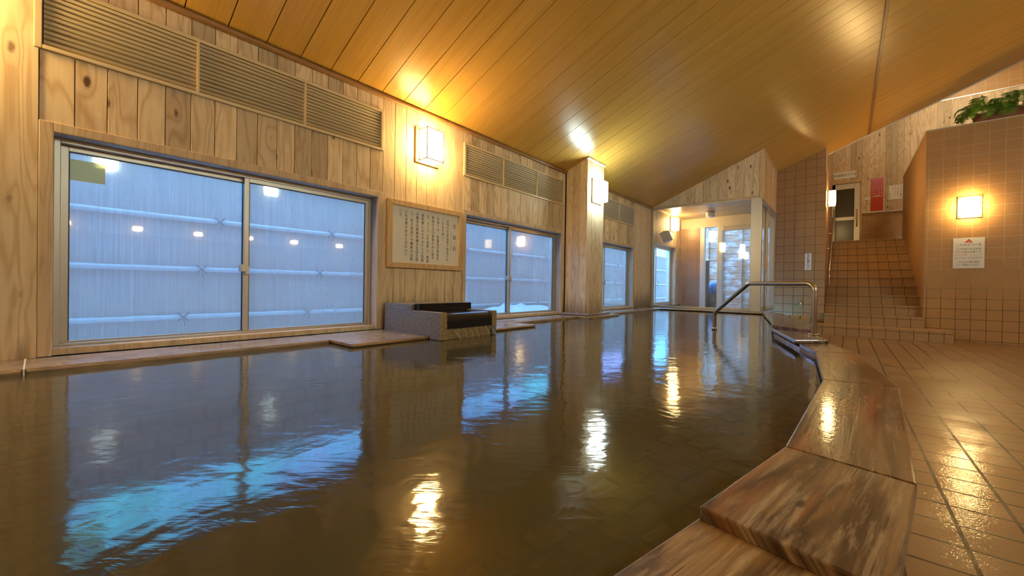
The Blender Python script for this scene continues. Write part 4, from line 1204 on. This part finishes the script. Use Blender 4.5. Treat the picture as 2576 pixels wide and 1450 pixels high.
# ================================================================== OUTSIDE
def m_fence():
    t = NT('reed_screen')
    co = t.n('TexCoord').outputs['Object']
    g = t.noise(t.vmath('MULTIPLY', co, (1,70,1.2)), 1.0, 3, 0.6)
    c = t.ramp(g, [(0.3,(0.20,0.15,0.13)),(0.7,(0.40,0.30,0.25))])
    c = t.mix(t.ramp(t.noise(co, 1.2, 3), [(0.45,0.0),(0.7,0.6)]), c, (0.40,0.21,0.12))
    return t.done(t.bsdf(c, 0.8, Normal=t.bump(g, 0.4, 0.01)))
M['reed'] = m_fence()
M['bamboo'] = plain('weathered_bamboo', (0.44,0.39,0.36), 0.5)
fn = thing('reed_fence', 'grey reed screen fence with bamboo rails outside the window wall', 'fence', (-4.2,4.0,-.5))
FT = .92
f = MB(); f.box(-4.24, -4.20, -4.5, 16, -.6, FT); f.build('reed_panel', M['reed'], fn)
for zr in (.515,.10,-.295):
    f = MB(); yy = -4.5; pts = []; rd = []
    while yy < 16:
        pts += [(-4.18,yy,zr),(-4.18,yy+.02,zr)]; rd += [.021,.0185]; yy += .34
    f.tube(pts, rd, 8); f.build('bamboo_rail', M['bamboo'], fn)
    for k in range(10):
        yy = -.12+k*.98+(zr*.3)
        f = MB()
        for a_ in (-1,1): f.tube([(-4.165,yy-.035*a_,zr+.035),(-4.150,yy,zr),(-4.165,yy+.035*a_,zr-.035)], .006, 5)
        f.tube([(-4.15,yy,zr-.01),(-4.15,yy+.01,zr-.07)], .004, 5)
        f.build('rope_tie', M['rope'], fn)
f = MB(); f.box(-14, -D-.13, -6, 14, -.62, -.60)
struct(f.build('ground_outside', M['snow']))
# drifted snow below the second window
f = MB(); rg = random.Random(4)
NX, NY = 6, 26
vs = []; fs = []
for i in range(NY+1):
    for j in range(NX+1):
        yy = 3.2+i*.14; xx = -4.13+j*.16
        hgt = max(0.0, .30*(1-j/NX)*math.sin(math.pi*i/NY)+rg.uniform(-.02,.03))
        vs.append((xx,yy,-.60+hgt))
for i in range(NY):
    for j in range(NX):
        a_ = i*(NX+1)+j; fs.append((a_,a_+1,a_+NX+2,a_+NX+1))
f.raw(vs, fs, 0, True)
tag(f.build('snow_drift', M['snow']), 'old snow banked against the fence outside the second window', 'snow', kind='stuff')
lb = thing('garden_lantern', 'pale box lantern standing outside at the left of the second window', 'lantern', (-3.4,3.12,-.6))
f = MB(); f.box(-3.46, -3.34, 3.05, 3.19, -.18, .02); f.build('shade', M['white'], lb, bevel=.004)
f = MB(); f.box(-3.48, -3.32, 3.03, 3.21, .02, .05); f.build('cap', M['alu_grey'], lb)
f = MB(); f.box(-3.44, -3.36, 3.07, 3.17, -.6, -.18); f.build('stand', M['alu_grey'], lb)

# yard behind the glass room
def m_plank():
    t = NT('weathered_planks')
    co = t.n('TexCoord').outputs['Object']
    g = t.noise(t.vmath('MULTIPLY', co, (3,3,90)), 1.0, 3, 0.6)
    c = t.ramp(g, [(0.3,(0.40,0.19,0.10)),(0.7,(0.62,0.36,0.22))])
    c = t.mix(t.ramp(t.noise(t.vmath('MULTIPLY', co, (2,2,5)), 1.4, 5, 0.65), [(0.48,0.0),(0.60,0.85)]), c, (0.72,0.66,0.64))
    return t.done(t.bsdf(c, 0.7))
M['plank'] = m_plank()
yf = thing('plank_fence', 'weathered horizontal plank fence in the yard behind the glass room', 'fence', (-2.0,10.6,-.5))
f = MB(); zz = -.52
while zz < 2.6:
    f.box(-3.6, -0.5, 10.60, 10.63, zz, zz+.142, random.random()); zz += .15
f.box(-3.6, -0.5, 10.632, 10.65, -.52, 2.6)
f.build('plank', M['plank'], yf)
for px_ in (-2.62,-2.30,-1.90,-1.45):
    f = MB(); f.box(px_-.03, px_+.03, 10.55, 10.60, -.52, 2.5); f.build('post', M['plank'], yf)
f = MB(); f.box(-2.57, -2.36, 9.55, 9.70, -.52, .62)
M['brown'] = wood('brown_post_wood', (0.24,0.12,0.06), (0.15,0.07,0.035), knots=0.2, stain=0.2)
tag(f.build('wooden_post', M['brown'], bevel=.006), 'tall brown wooden post in the doorway behind the glass room', 'post')
f = MB(); f.lathe([(0,.0),(.10,.0),(.13,.10),(.12,.22),(.05,.27),(0,.28)], c=(-2.32,9.9,-.12), n=20)
tag(f.build('blue_tub', M['blue']), 'small blue plastic tub seen through the glass room', 'tub')
f = MB(); f.box(-2.55, -2.1, 9.75, 10.05, -.52, -.12); tag(f.build('yard_bench', M['ledge']), 'low grey stone block under the blue tub', 'block')

for o in bpy.data.objects:
    if '_org' in o: del o['_org']
